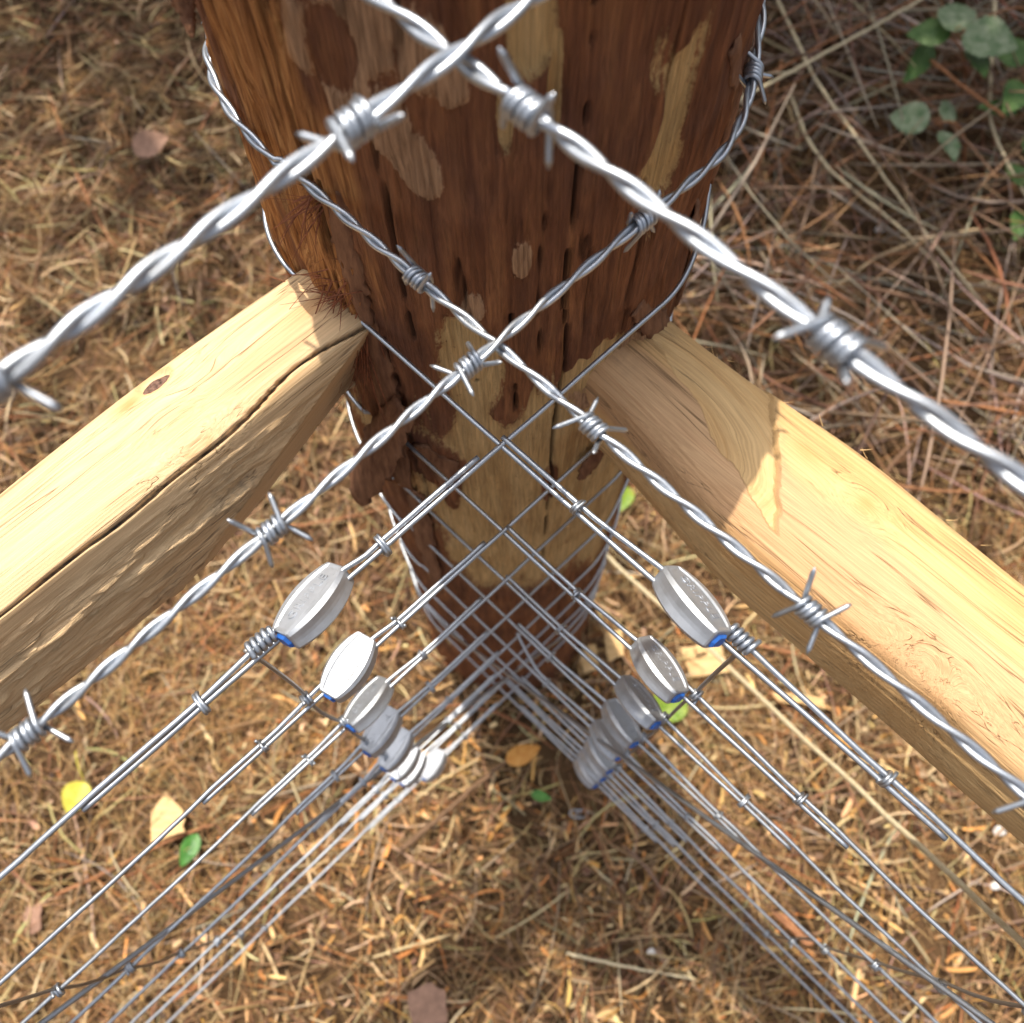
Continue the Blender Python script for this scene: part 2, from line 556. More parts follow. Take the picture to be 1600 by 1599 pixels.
rad += fine * 0.0035 * (0.35 + bark) + warp2 * 0.004 * bark - 0.007 * crack
rad += 0.003 * fib * (fbm(tu * 120, ZZ * 6, 91, 120) - 0.5) * 2
dl_ = (TH - math.radians(203) + math.pi) % (2 * math.pi) - math.pi
rad += (0.0025 * np.exp(-(dl_ / 0.16) ** 2) - 0.004 * np.exp(-((dl_ + 0.33) / 0.06) ** 2)) * sstep(0.85, 1.0, ZZ)
rad += 0.010 * np.exp(-np.clip(ZZ + 0.02, 0, 9) / 0.05)
V = np.stack([rad * np.cos(TH), rad * np.sin(TH), ZZ], -1).reshape(-1, 3)
ii, jj = np.meshgrid(np.arange(NT), np.arange(NZ - 1), indexing='ij')
i2 = (ii + 1) % NT
Q = np.stack([ii * NZ + jj, i2 * NZ + jj, i2 * NZ + jj + 1, ii * NZ + jj + 1], -1).reshape(-1, 4)
V = np.vstack([V, [0, 0, 1.279]])
top = np.stack([np.arange(NT) * NZ + NZ - 1, (np.arange(NT) + 1) % NT * NZ + NZ - 1, np.full(NT, NT * NZ)], -1)


def cat1(a, v=0.0):
    return np.append(a.ravel(), v)


link_mesh('log', V, Q, M_BARK, post, True, {'bark': ('FLOAT', cat1(bark_f)), 'flake': ('FLOAT', cat1(flake_f)), 'fibre': ('FLOAT', cat1(fib)), 'crack': ('FLOAT', cat1(crack))})
link_mesh('sawn_top', V[top].reshape(-1, 3), np.arange(NT * 3).reshape(-1, 3), M_CHIP, post, False)


def bark_strip(name, pts, widths, nrm, parent, mat=M_FLAP, thick=0.0022, seed=0, label=None):
    """a bent slab of bark along pts, ragged sides"""
    rg = np.random.default_rng(seed)
    pts = np.asarray(pts, float)
    k = 22
    t_in = np.linspace(0, 1, len(pts)); t_o = np.linspace(0, 1, k)
    P = np.stack([np.interp(t_o, t_in, pts[:, c]) for c in range(3)], -1)
    for _ in range(3):
        P[1:-1] = (P[:-2] + 2 * P[1:-1] + P[2:]) / 4
    W = np.interp(t_o, np.linspace(0, 1, len(widths)), widths)
    T = np.gradient(P, axis=0); T /= np.linalg.norm(T, axis=1)[:, None]
    nrm = np.asarray(nrm, float)
    S = np.cross(T, nrm); S /= np.linalg.norm(S, axis=1)[:, None]
    Nn = np.cross(S, T)
    m = 9
    rows = []
    for sgn in (1, -1):
        for j in range(m):
            f = (j / (m - 1) - 0.5) * 2
            jit = rg.normal(0, 0.16, k) * (abs(f) > 0.95)
            off = f * W / 2 * (1 + jit)
            curl = (f * f) * W[:, None] * 0.10
            rows.append(P + S * off[:, None] + Nn * (sgn * thick / 2 - curl + rg.normal(0, 0.0004, (k, 1))))
    A = np.array(rows)                                            # (2m,k,3)
    V = A.reshape(-1, 3)
    F = []
    idx = lambda a, b: a * k + b
    loop = list(range(m)) + list(range(2 * m - 1, m - 1, -1))
    for a in range(len(loop)):
        a0, a1 = loop[a], loop[(a + 1) % len(loop)]
        for b_ in range(k - 1):
            F.append([idx(a0, b_), idx(a1, b_), idx(a1, b_ + 1), idx(a0, b_ + 1)])
    F.append([idx(a, 0) for a in loop][::-1])
    F.append([idx(a, k - 1) for a in loop])
    o = link_mesh(name, V, F, mat, parent)
    if label:
        o['label'] = label
    return o


def skin(px, py, out=0.004):
    t, z = on_post(px, py)
    r = 0.126 + out
    return np.array([r * math.cos(t), r * math.sin(t), z]), np.array([math.cos(t), math.sin(t), 0])


for i, (pl, ws, lab) in enumerate([
        ([(566, 480, .000), (590, 560, .004), (612, 640, .003), (640, 745, .010)], (.012, .020, .022, .014), None),
        ([(640, 620, .010), (618, 660, .016), (608, 705, .026), (604, 742, .034)], (.018, .030, .032, .018), 'dark curled bark flap hanging below the left rail'),
        ([(650, 770, .001), (664, 840, .004), (690, 920, .006)], (.016, .024, .012), None),
        ([(655, 690, .004), (690, 725, .003), (700, 760, .002)], (.010, .026, .014), None),
        ([(520, 290, .002), (545, 400, .003), (575, 500, .003)], (.012, .016, .010), None),
        ([(1000, 480, .000), (1018, 500, .004), (1036, 520, .008)], (.014, .020, .012), 'dark red bark bulge above the right rail'),
        ([(950, 690, .001), (925, 712, .006), (905, 740, .006)], (.014, .02, .008), None),
        ([(1085, 330, .002), (1092, 390, .004), (1060, 470, .002)], (.014, .018, .012), None),
        ([(1148, 60, .002), (1146, 160, .003), (1128, 280, .002)], (.012, .018, .010), None)]):
    P3 = []
    for x, y, o_ in pl:
        p, nr = skin(x, y, o_); P3.append(p)
    bark_strip('bark_strip', P3, ws, nr, post, M_FLAP, seed=i, label=lab)
# hanging tongue of bark at the upper left edge
t_l, z_l = on_post(330, 0)
c_ = np.array([math.cos(t_l - 0.2), math.sin(t_l - 0.2), 0])
bark_strip('bark_strip', [on_z(278, -20, z_l + .01), on_z(284, 0, z_l + .006), on_z(292, 25, z_l), on_z(301, 60, z_l - .006)], (.009, .009, .006, .001), (0, -.5, 1), post, M_FLAP, seed=40, label='dark pointed bark tongue at the post edge')

# torn fibres where the left rail meets the bark
fibs = []
rg = np.random.default_rng(5)
for k in range(150):
    if k < 95:
        bx, by = rg.normal(535, 16), rg.normal(460, 22)
    elif k < 120:
        bx, by = rg.normal(560, 10), rg.normal(515, 12)
    else:
        bx, by = rg.normal(500, 10), rg.normal(310, 20)
    p, nr = skin(bx, by, 0.0)
    L = abs(rg.normal(0.016, 0.010)) + 0.006
    sd_ = np.array([-nr[1], nr[0], 0])
    dr = nr * rg.uniform(0.2, 1.0) + sd_ * rg.normal(-0.55, 0.5) + np.array([0, 0, rg.normal(-0.45, 0.45)])
    if 95 <= k < 120:
        dr = nr * 0.35 + np.array([0, 0, -1.0]) + sd_ * rg.normal(0, 0.25); L *= 1.7
    dr /= np.linalg.norm(dr)
    bend = np.array([rg.normal(0, .3), rg.normal(0, .3), -rg.uniform(0, .5)])
    t_ = np.linspace(0, 1, 6)[:, None]
    P = p + dr * L * t_ + bend * L * t_ ** 2 * 0.6
    fibs.append((P, np.linspace(rg.uniform(.0003, .0011), .00008, 6), 4))
tf = tubes_obj('torn_bark_fibre', fibs, M_FIBRE, post)
tf['kind'] = 'stuff'


# ------------------------------------------------------------------ brace rails
def closed_spline(P, K, tension=0.35):
    P = np.asarray(P, float)
    n = len(P)
    out = []
    for i in range(n):
        p0, p1, p2, p3 = P[i - 1], P[i], P[(i + 1) % n], P[(i + 2) % n]
        for t in np.linspace(0, 1, 12, endpoint=False):
            m1 = (p2 - p0) * tension; m2 = (p3 - p1) * tension
            out.append((2 * t ** 3 - 3 * t ** 2 + 1) * p1 + (t ** 3 - 2 * t ** 2 + t) * m1 + (-2 * t ** 3 + 3 * t ** 2) * p2 + (t ** 3 - t ** 2) * m2)
    out = np.array(out + [out[0]])
    L = np.concatenate([[0], np.cumsum(np.linalg.norm(np.diff(out, axis=0), axis=1))])
    s = np.linspace(0, L[-1], K, endpoint=False)
    return np.stack([np.interp(s, L, out[:, c]) for c in range(2)], -1)


def rail(side, prof, label, mat, shape):
    o0, d, n = line(side, 0.0)
    s = np.concatenate([np.arange(0.085, 0.62, 0.0016), np.arange(0.62, 1.25, 0.01)])
    K = 320
    C = closed_spline(prof, K)
    S, J = np.meshgrid(s, np.arange(K), indexing='ij')
    O = np.broadcast_to(C[:, 0], S.shape).copy(); Z = np.broadcast_to(C[:, 1], S.shape).copy()
    # outward direction in the section
    tg_ = np.roll(C, -1, 0) - np.roll(C, 1, 0)
    tg_ /= np.linalg.norm(tg_, axis=1)[:, None]
    nO, nZ = tg_[:, 1], -tg_[:, 0]
    if np.mean((C - C.mean(0))[:, 0] * nO) < 0:
        nO, nZ = -nO, -nZ
    O, Z, at = shape(S, J, O, Z, nO, nZ, K)
    W = o0 + d * S[..., None] + n * O[..., None]
    W[..., 2] = Z
    nS = len(s)
    ii, jj = np.meshgrid(np.arange(nS - 1), np.arange(K), indexing='ij')
    jn = (jj + 1) % K
    Q = np.stack([ii * K + jj, ii * K + jn, (ii + 1) * K + jn, (ii + 1) * K + jj], -1).reshape(-1, 4)
    V = W.reshape(-1, 3)
    e = thing('brace_rail', label, 'rail', tuple((o0 + d * 0.12 + np.array([0, 0, float(Z.mean())]))))
    gr = at.pop('grain')
    attrs = {'grain': ('FLOAT_VECTOR', gr.reshape(-1, 3))}
    for k_ in ('dirt', 'resin', 'rough', 'heart'):
        attrs[k_] = ('FLOAT', at[k_].ravel())
    # orientation test
    a, b_, c = V[Q[K * 50 + 5][0]], V[Q[K * 50 + 5][1]], V[Q[K * 50 + 5][2]]
    fn = np.cross(b_ - a, c - a)
    cen = V.reshape(nS, K, 3)[50].mean(0)
    if fn @ (a - cen) < 0:
        Q = Q[:, ::-1]
    link_mesh('timber', V, Q, mat, e, True, attrs)
    end = V.reshape(nS, K, 3)[-1]
    link_mesh('sawn_end', end, [list(range(K))], M_CHIP, e, False)
    return e, d, n


def shape_left(S, J, O, Z, nO, nZ, K):
    u = S * 9; v = J / K * 40
    big = fbm(u * 0.35 + 3, J / K * 9, 101, 256, 3) - 0.5
    dsp = big * 0.006
    front = sstep(0.026, 0.036, O) * sstep(1.018, 1.005, Z)
    hew = fbm(S * 40, J / K * 60, 111, 256, 4) - 0.5
    chip = sstep(0.58, 0.62, fbm(S * 30 + 9, J / K * 70, 131, 256, 3))
    dsp = dsp + front * (hew * 0.0050 + chip * 0.0016) + (fbm(S * 8, J / K * 120, 121, 256, 3) - 0.5) * 0.0008
    bow = 0.0035 * np.sin((S - 0.1) / 0.24 * math.pi) * (S < 0.6)
    O2 = O + nO * dsp - bow * (O < 0) * 1.0
    Z2 = Z + nZ * dsp
    # slanting axe cut at the tenon
    A, B, Cc = (0.152, 1.010, 0.0375), (0.280, 0.944, 0.0455), (0.125, 0.945, 0.006)
    m = np.linalg.solve(np.array([[1, A[0], A[1]], [1, B[0], B[1]], [1, Cc[0], Cc[1]]]), np.array([A[2], B[2], Cc[2]]))
    lim = m[0] + m[1] * S + m[2] * Z2
    cut = O2 > lim
    O2 = np.where(cut & (O > 0.0), lim, O2)
    # knot socket
    ks, ko = KNOT_L
    dk_ = np.sqrt(((S - ks) / 0.0105) ** 2 + ((O - ko) / 0.0058) ** 2)
    topf = (Z > 1.0)
    Z2 = Z2 - 0.0028 * (1 - sstep(0.75, 1.0, dk_)) * topf
    # long shake along the upper front edge
    zc = 1.0225
    oc = 0.0335 + (fbm(S * 12, S * 0 + 3, 140) - 0.5) * 0.004 - 0.004 * np.exp(-((S - 0.172) / 0.03) ** 2)
    gap = 0.00055 * (1 - sstep(0.20, 0.46, S)) + 0.0003
    dcr = np.abs(O - oc)
    ckk = (1 - sstep(0.4, 1.2, dcr / gap)) * (Z > 1.0)
    Z2 = Z2 - ckk * 0.006
    O2 = O2 - ckk * 0.003
    # grain follows the length, swerves round the knot and a healed branch scar
    wv = 0.010 * np.exp(-((S - ks) / 0.03) ** 2) * np.tanh((O - ko) / 0.006) * np.exp(-((O - ko) / 0.02) ** 2) * -1
    sc2 = on_line_top(0, 285, 670, 1.03)
    wv = wv - 0.012 * np.exp(-((S - sc2[0]) / 0.022) ** 2) * np.tanh((O - sc2[1]) / 0.008) * np.exp(-((O - sc2[1]) / 0.02) ** 2)
    gr = np.stack([S, O + wv + 0.004 * (fbm(S * 7, O * 60 + 30, 150) - 0.5), Z + wv], -1)
    dirt = 0.55 * np.exp(-(((S - 0.235) / 0.02) ** 2 + ((Z - 0.99) / 0.012) ** 2)) * (O > 0.02)
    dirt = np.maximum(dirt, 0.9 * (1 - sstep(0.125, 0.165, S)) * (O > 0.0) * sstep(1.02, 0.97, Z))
    dirt = np.maximum(dirt, 0.45 * np.exp(-(((S - 0.30) / 0.012) ** 2 + ((Z - 0.955) / 0.012) ** 2)) * (O > 0.02))
    dirt = np.maximum(dirt, ckk * 1.2)
    res = 0.75 * np.exp(-(((S - ks - 0.017) / 0.010) ** 2 + ((O - ko - 0.002) / 0.004) ** 2)) * topf
    res = np.maximum(res, 0.35 * np.exp(-(((S - ks + 0.09) / 0.018) ** 2 + ((O - ko - 0.02) / 0.004) ** 2)) * topf)
    res = np.maximum(res, 0.5 * (np.exp(-((dk_ - 1.05) / 0.12) ** 2)) * topf)
    return O2, Z2, {'grain': gr, 'dirt': np.clip(dirt, 0, 1), 'resin': np.clip(res, 0, 1), 'rough': front * (1 - 0.8 * cut), 'heart': np.zeros_like(S)}


def on_line_top(side, px, py, z):
    o0, d, n = line(side, 0.0)
    X = on_z(px, py, z)
    return X @ d, X @ n


KNOT_L = on_line_top(0, 245, 602, 1.03)
prof_l = [(-.0262, .985), (-.0240, 1.012), (-.0150, 1.0265), (.004, 1.030), (.024, 1.0275), (.0335, 1.0225), (.0395, 1.004), (.0465, .968), (.0445, .944), (.022, .915), (-.012, .916), (-.0245, .945)]
rail_l, dL, nL = rail(0, prof_l, 'pale hewn brace rail with dark oval knot, left of the post', M_RAIL_L, shape_left)


def knot_part(parent, c, d, n, a, b_, zc, col, rot=0):
    k = 28
    V, F = [], []
    for r_, h in ((1.0, 0.0), (0.82, 0.0012), (0.66, 0.0002), (0.45, 0.0009), (0.2, 0.0004)):
        for i in range(k):
            t = i / k * 2 * math.pi
            rr = r_ * (1 + 0.06 * math.sin(3 * t + r_ * 5) + 0.03 * math.sin(7 * t))
            V.append(c + d * (a * rr * math.cos(t)) + n * (b_ * rr * math.sin(t)) + np.array([0, 0, zc + h]))
    for q in range(4):
        for i in range(k):
            F.append([q * k + i, q * k + (i + 1) % k, (q + 1) * k + (i + 1) % k, (q + 1) * k + i])
    F.append([4 * k + i for i in range(k)])
    return link_mesh('knot', V, F, col, parent)


M_KNOT = plain_mat('dead_knot', (0.025, 0.012, 0.01), (0.26, 0.15, 0.11), 0.7, (420, 420, 420), 0.8, 0.002)
o0_, d_, n_l = line(0, 0.0)
knot_part(rail_l, d_ * KNOT_L[0] + n_l * KNOT_L[1], d_, n_l, 0.0098, 0.0052, 1.0268 if KNOT_L[1] > -0.016 else 1.0225, M_KNOT)['label'] = 'dark brown oval knot'


def shape_right(S, J, O, Z, nO, nZ, K):
    k1 = on_line_top(1, 1350, 790, 0.965); k2 = on_line_top(1, 1440, 1045, 0.96); k3 = on_line_top(1, 1470, 1110, 0.955)
    wid = 0.70 + 0.30 * sstep(0.11, 0.28, S)
    big = fbm(S * 3.5 + 30, J / K * 9, 201, 256, 3) - 0.5
    dsp = big * 0.006 + (fbm(S * 7, J / K * 140, 221, 256, 3) - 0.5) * 0.0011
    und = np.sin(S * 30) * 0.0008
    O2 = O * wid + nO * (dsp + und)
    Z2 = Z + nZ * dsp + 0.010 * (1 - sstep(0.10, 0.24, S)) * (Z > 0.93)
    front = sstep(0.046, 0.052, O) * (Z < 0.95)
    # shallow saw-cut shoulder at the tenon, its edge running across the top
    edge = 0.199 + 0.95 * np.clip(O2 + 0.040, 0, 0.08) * 0.9
    lim_o = 0.027 - 0.30 * (0.235 - S) + (fbm(S * 45, S * 0 + 5, 270) - 0.5) * 0.010
    edge = edge + (fbm(O2 * 160 + 9, S * 0 + 2, 271) - 0.5) * 0.006
    on = (Z > 0.93) & (O2 < lim_o)
    step = (1 - sstep(-0.0015, 0.0015, S - edge)) * on
    Z2 = Z2 - 0.0028 * step * sstep(0.0, 0.010, lim_o - O2)
    lump = 0.0018 * np.exp(-(((S - k1[0]) / 0.012) ** 2 + ((O2 - k1[1]) / 0.010) ** 2)) + 0.003 * np.exp(-(((S - k3[0]) / 0.020) ** 2 + ((O2 - k3[1]) / 0.012) ** 2))
    Z2 = Z2 + lump * (Z > 0.93)
    wv = np.zeros_like(S)
    for (ks, ko), amp, a, b_ in ((k1, 0.010, 0.016, 0.014), (k2, 0.016, 0.03, 0.016), (k3, 0.012, 0.03, 0.02)):
        wv = wv - amp * np.exp(-((S - ks) / a) ** 2) * np.tanh((O2 - ko) / (b_ * 0.4)) * np.exp(-((O2 - ko) / b_) ** 2)
    # concentric rings on the cut and in the swirl
    ring = np.sqrt(((S - k2[0]) * 0.8) ** 2 + (O2 - k2[1]) ** 2)
    mk = np.exp(-(ring / 0.012) ** 2)
    ring3 = np.sqrt(((S - 0.17) * 0.55) ** 2 + (O2 - 0.035) ** 2)
    mk3 = step * 0.9
    gO = (O2 + wv) * (1 - mk) * (1 - mk3) + ring * mk * 0.8 + ring3 * mk3 * 0.9
    gr = np.stack([S * (1 - 0.5 * mk), gO + 0.006 * (fbm(S * 6, O2 * 50 + 30, 250) - 0.5), Z * (1 - mk3) + wv], -1)
    heart = sstep(-0.004, 0.012, O2 + (fbm(S * 10, O2 * 30 + 40, 260) - 0.5) * 0.03 + 0.012 * (S - 0.3)) * sstep(0.056, 0.044, O2) * (Z > 0.93) * 0.6 * (1 - step)
    dirt = 0.22 * np.exp(-((S - edge - 0.004) / 0.005) ** 2) * (Z > 0.93) * (O2 < 0.01) + 0.35 * (1 - sstep(0.115, 0.15, S)) * (Z > 0.93) * (O2 < 0.025)
    res = 0.45 * np.exp(-(((S - k1[0]) / 0.006) ** 2 + ((O2 - k1[1]) / 0.005) ** 2)) + 0.35 * np.exp(-(((S - 0.245) / 0.012) ** 2 + ((O2 + 0.012) / 0.006) ** 2))
    return O2, Z2, {'grain': gr, 'dirt': np.clip(dirt, 0, 1), 'resin': np.clip(res, 0, 1), 'rough': np.clip(front * 0.7 + mk3 * 0.5, 0, 1), 'heart': heart}


prof_r = [(-.0470, .918), (-.0455, .942), (-.0370, .957), (-.012, .965), (.018, .965), (.040, .959), (.0505, .950), (.0545, .925), (.0545, .897), (.042, .876), (-.018, .878), (-.040, .893)]
rail_r, dR, nR = rail(1, prof_r, 'ochre hewn brace rail with fine drying cracks, right of the post', M_RAIL_R, shape_right)
o0_, d_, n_r = line(1, 0.0)
for px, py, a, b_, zc in ((1350, 790, 0.0040, 0.0034, 0.9685),):
    q_ = on_line_top(1, px, py, 0.968)
    knot_part(rail_r, d_ * q_[0] + n_r * q_[1], d_, n_r, a, b_, zc - 0.0016, plain_mat('tan_knot', (0.30, 0.15, 0.06), (0.52, 0.33, 0.16), 0.6, (400, 400, 400)))['label'] = 'small tan knot'
# ragged splinters along the upper edges of the rails
rg = np.random.default_rng(77)
for par, side, oo, z_, cnt in ((rail_r, 1, -0.043, 0.950, 22), (rail_l, 0, 0.037, 0.975, 12), (rail_r, 1, 0.050, 0.90, 10)):
    o0_, d_, n_ = line(side, 0.0)
    for k in range(cnt):
        s0 = rg.uniform(0.14, 0.42)
        L = rg.uniform(0.003, 0.009)
        wdt = 0.72 + 0.28 * min(max((s0 - 0.11) / 0.17, 0), 1) if side else 1
        dr = d_ * rg.choice([-1, 1]) * 0.8 + n_ * (np.sign(oo)) * rg.uniform(0.1, 0.5) + np.array([0, 0, rg.uniform(0.0, 0.5)])
        t_ = np.linspace(0, 1, 5)[:, None]
        P = d_ * s0 + n_ * oo * wdt + np.array([0, 0, z_ + rg.uniform(-.02, .008)]) + dr * L * t_ + np.array([0, 0, 1]) * L * 0.3 * t_ ** 2
        tube_obj('splinter', P, np.linspace(rg.uniform(.0003, .0006), .0001, 5), M_CHIP, par, 4)


# ------------------------------------------------------------------ wires
def skin_radius(z):
    j = int(np.clip((z - zz[0]) / (zz[-1] - zz[0]) * (NZ - 1), 2, NZ - 3))
    r = rad[:, j - 2:j + 3].max(1)
    m = r.copy()
    for k in range(-14, 15):
        m = np.maximum(m, np.roll(r, k) - abs(k) * 0.00012)
    ker = np.ones(15) / 15
    return np.convolve(np.concatenate([m[-7:], m, m[:7]]), ker, 'valid')


def loop_path(zL, zR, oL, oR, sL, sR, step=0.003, wob=0.0, seed=0, thick=0.0):
    """left end (distance sL out) -> round the back of the post -> right end (sR out)"""
    pL, dl, _ = line(0, oL)
    pR, dr, _ = line(1, oR)
    a0 = math.atan2(pL[1], pL[0]); a1 = math.atan2(pR[1], pR[0]) + 2 * math.pi
    left = [pL + dl * s + [0, 0, zL] for s in np.arange(sL, 0, -step)]
    n = int((a1 - a0) * 0.13 / step)
    arc = []
    skin = skin_radius((zL + zR) / 2)
    for i in range(n + 1):
        t = i / n
        a = a0 + (a1 - a0) * t
        ts = t * t * (3 - 2 * t)
        r = oL + (oR - oL) * ts
        rs = float(np.interp((a % (2 * math.pi)) / (2 * math.pi) * NT, np.arange(NT + 1), np.append(skin, skin[0]))) + 0.0016 + thick
        r = r + (rs - r) * float(sstep(0.0, 0.12, t) * sstep(0.0, 0.12, 1 - t))
        r = max(r, rs)
        arc.append(np.array([r * math.cos(a), r * math.sin(a), zL + (zR - zL) * ts]))
    right = [pR + dr * s + [0, 0, zR] for s in np.arange(step, sR + step, step)]
    P = np.array(left + arc + right)
    if wob:
        u_ = np.arange(len(P)) * step
        P[:, 2] += (fbm(u_ * 14, u_ * 0 + seed, 300 + seed) - 0.5) * wob
        P[:, 0] += (fbm(u_ * 14, u_ * 0 + seed + 9, 310 + seed) - 0.5) * wob * 0.6
    return P, len(left), len(left) + len(arc)


def frame_at(P, i):
    T = P[min(i + 1, len(P) - 1)] - P[max(i - 1, 0)]
    T /= np.linalg.norm(T)
    up = np.array([0, 0, 1.0])
    S = np.cross(T, up); S /= np.linalg.norm(S)
    return P[i], T, S, np.cross(S, T)


def barb_mesh(rw, rb, ang, seed):
    """two wires, each coiled about the strands, four cut points; x is the wire axis"""
    rg = np.random.default_rng(seed)
    out = []
    rc = rw * 2 + rb * 0.9
    for q in range(2):
        a0 = ang + q * math.pi
        turns = 2.15
        pitch = rb * 4.3
        x0 = -pitch * turns / 2 + (q - 0.5) * rb * 0.3
        P = []
        t1 = rg.uniform(0.010, 0.014); t2 = rg.uniform(0.010, 0.014)
        n = 46
        hel = [np.array([x0 + pitch * turns * i / n, rc * math.cos(a0 + turns * 2 * math.pi * i / n), rc * math.sin(a0 + turns * 2 * math.pi * i / n)]) for i in range(n + 1)]
        ts = hel[0] - hel[1]; ts /= np.linalg.norm(ts); te = hel[-1] - hel[-2]; te /= np.linalg.norm(te)
        ts = ts + np.array([-0.15, 0, 0]); te = te + np.array([0.15, 0, 0])
        tip0 = [hel[0] + ts * t1 * f for f in (1, 0.84, 0.82, 0.35, 0.1)]
        tip1 = [hel[-1] + te * t2 * f for f in (0.1, 0.35, 0.82, 0.84, 1)]
        P = tip0 + hel + tip1
        r = np.full(len(P), rb)
        r[0] = rb * 0.25; r[-1] = rb * 0.25
        out.append((np.array(P), r, 8))
    return out


_barb_src = {}


def barbed(name, label, zL, zR, oL, oR, sL, sR, rw, barbs, twist, seed):
    e = thing(name, label, 'barbed wire', (0, -0.18, zL), 'barbed wires')
    P, a, b_ = loop_path(zL, zR, oL, oR, sL, sR, 0.002, 0.0012, seed, 0.0012)
    u_ = np.concatenate([[0], np.cumsum(np.linalg.norm(np.diff(P, axis=0), axis=1))])
    T = np.gradient(P, axis=0); T /= np.linalg.norm(T, axis=1)[:, None]
    S = np.cross(T, [0, 0, 1.0]); S /= np.linalg.norm(S, axis=1)[:, None]
    U = np.cross(S, T)
    ph = u_ / twist * 2 * math.pi + 0.5 * np.sin(u_ * 37 + seed)
    for q in range(2):
        w_ = ph + q * math.pi
        tube_obj('strand', P + rw * 0.98 * (np.cos(w_)[:, None] * S + np.sin(w_)[:, None] * U), rw, M_BARB, e, 10)
    uL = u_[a]; uR = u_[b_ - 1]
    key = round(rw, 5)
    for i, (where, s) in enumerate(barbs):
        uu = uL - s if where == 0 else uR + s
        idx = int(np.argmin(np.abs(u_ - uu)))
        p, t_, s_, up = frame_at(P, idx)
        v = (i * 3 + seed) % 4
        M = Matrix(((t_[0], s_[0], up[0], p[0]), (t_[1], s_[1], up[1], p[1]), (t_[2], s_[2], up[2], p[2]), (0, 0, 0, 1)))
        if (key, v) not in _barb_src:
            VV, QQ, n = [], [], 0
            for Pp, r, k in barb_mesh(rw, rw * 0.80, v * 1.15 + 0.4, v + 3):
                V, Q = tube(Pp, r, k, v0=n); VV.append(V); QQ.append(Q); n += len(V)
            o = link_mesh('barb', np.vstack(VV), fix_degenerate(np.vstack(QQ)), M_BARB)
            o.parent = e
            _barb_src[(key, v)] = o
        else:
            o = copy_part(_barb_src[(key, v)], e)
        o.matrix_basis = world_of(e).inverted() @ M
    return e


barbed('barbed_wire', 'uppermost barbed wire, nearest the camera, crossing at the top of the picture', 1.2655, 1.2595, .1285, .1268, 0.9, 0.9, 0.00145,
       [(0, .1636), (0, .275), (0, .38), (0, .49), (0, .6), (0, .06), (0, -.05), (1, .1507), (1, .2533), (1, .36), (1, .47), (1, .58), (1, .05), (1, -.05), (1, -.15)], 0.044, 1)
barbed('barbed_wire', 'lower barbed wire crossing over the front of the post above the plain wires', 1.1352, 1.1305, .1420, .1305, 0.95, 0.95, 0.00130,
       [(0, .0418), (0, .1418), (0, .2417), (0, .3477), (0, .45), (0, .55), (0, -.058), (0, -.16), (1, .0903), (1, .1903), (1, .2961), (1, .392), (1, .49), (1, .59), (1, -.112), (1, -.21)], 0.040, 2)

RW = 0.00150
LV = [  # zL, oL, zR, oR
    (1.0233, .1374, 1.0261, .1270), (.8859, .1352, .8875, .1262), (.7687, .1345, .7699, .1260), (.6528, .1341, .6537, .1260),
    (.5293, .1335, .5300, .1262), (.4238, .1317, .4242, .1272), (.3344, .1300, .3345, .1288), (.2242, .1308, .2244, .1278)]
ORD = ['topmost', 'second from top', 'third from top', 'fourth from top', 'fifth from top', 'sixth from top', 'seventh from top', 'lowest']
G_L = [.2465, .2535, .2607, .2690, .2725, .2760, .2764, .2560]
G_R = [.2589, .2645, .2672, .2665, .2656, .2687, .2700, .2700]
TAIL_L = [.3813, .3686, .372, .365, .38, .37, .36, .37]
TAIL_R = [.4055, .4097, .4118, .400, .41, .395, .40, .39]
for i, (zL, oL, zR, oR) in enumerate(LV):
    P, a, b_ = loop_path(zL + 0.0018, zR - 0.0018, oL, oR, TAIL_L[i], TAIL_R[i], 0.004, 0.0016, 3 + i)
    o = tube_obj('tie_wire', P, RW, M_WIRE, None, 8)
    tag(o, 'plain galvanised wire looped round the post, ' + ORD[i] + ' of the plain wires', 'wire', 'plain wires looped round the post')


def gap_profile(side, i, s):
    g_ = (G_L if side == 0 else G_R)[i]
    k1 = .203 if side == 0 else .185
    k2 = .318 if side == 0 else .371
    tl = (TAIL_L if side == 0 else TAIL_R)[i]
    xs = [0.10, 0.135, k1 - .01, k1 + .01, g_ - .022, g_ + .022, k2 - .008, k2 + .008, tl - .01, tl + .03, 5]
    ys = [.0046, .0042, .0040, .0042, .0072, .0072, .0043, .0043, .0044, .0024, .0005]
    return np.interp(s, xs, ys)


def coil(turns, r, pitch, rw, k=18, tail=0.006):
    n = int(k * turns)
    P = [np.array([pitch * turns * (i / n - 0.5), r * math.cos(2 * math.pi * turns * i / n), r * math.sin(2 * math.pi * turns * i / n)]) for i in range(n + 1)]
    t = P[-1] - P[-2]; t /= np.linalg.norm(t)
    P += [P[-1] + t * tail * 0.5, P[-1] + t * tail]
    return np.array(P), rw, 8


_knot_src = {}


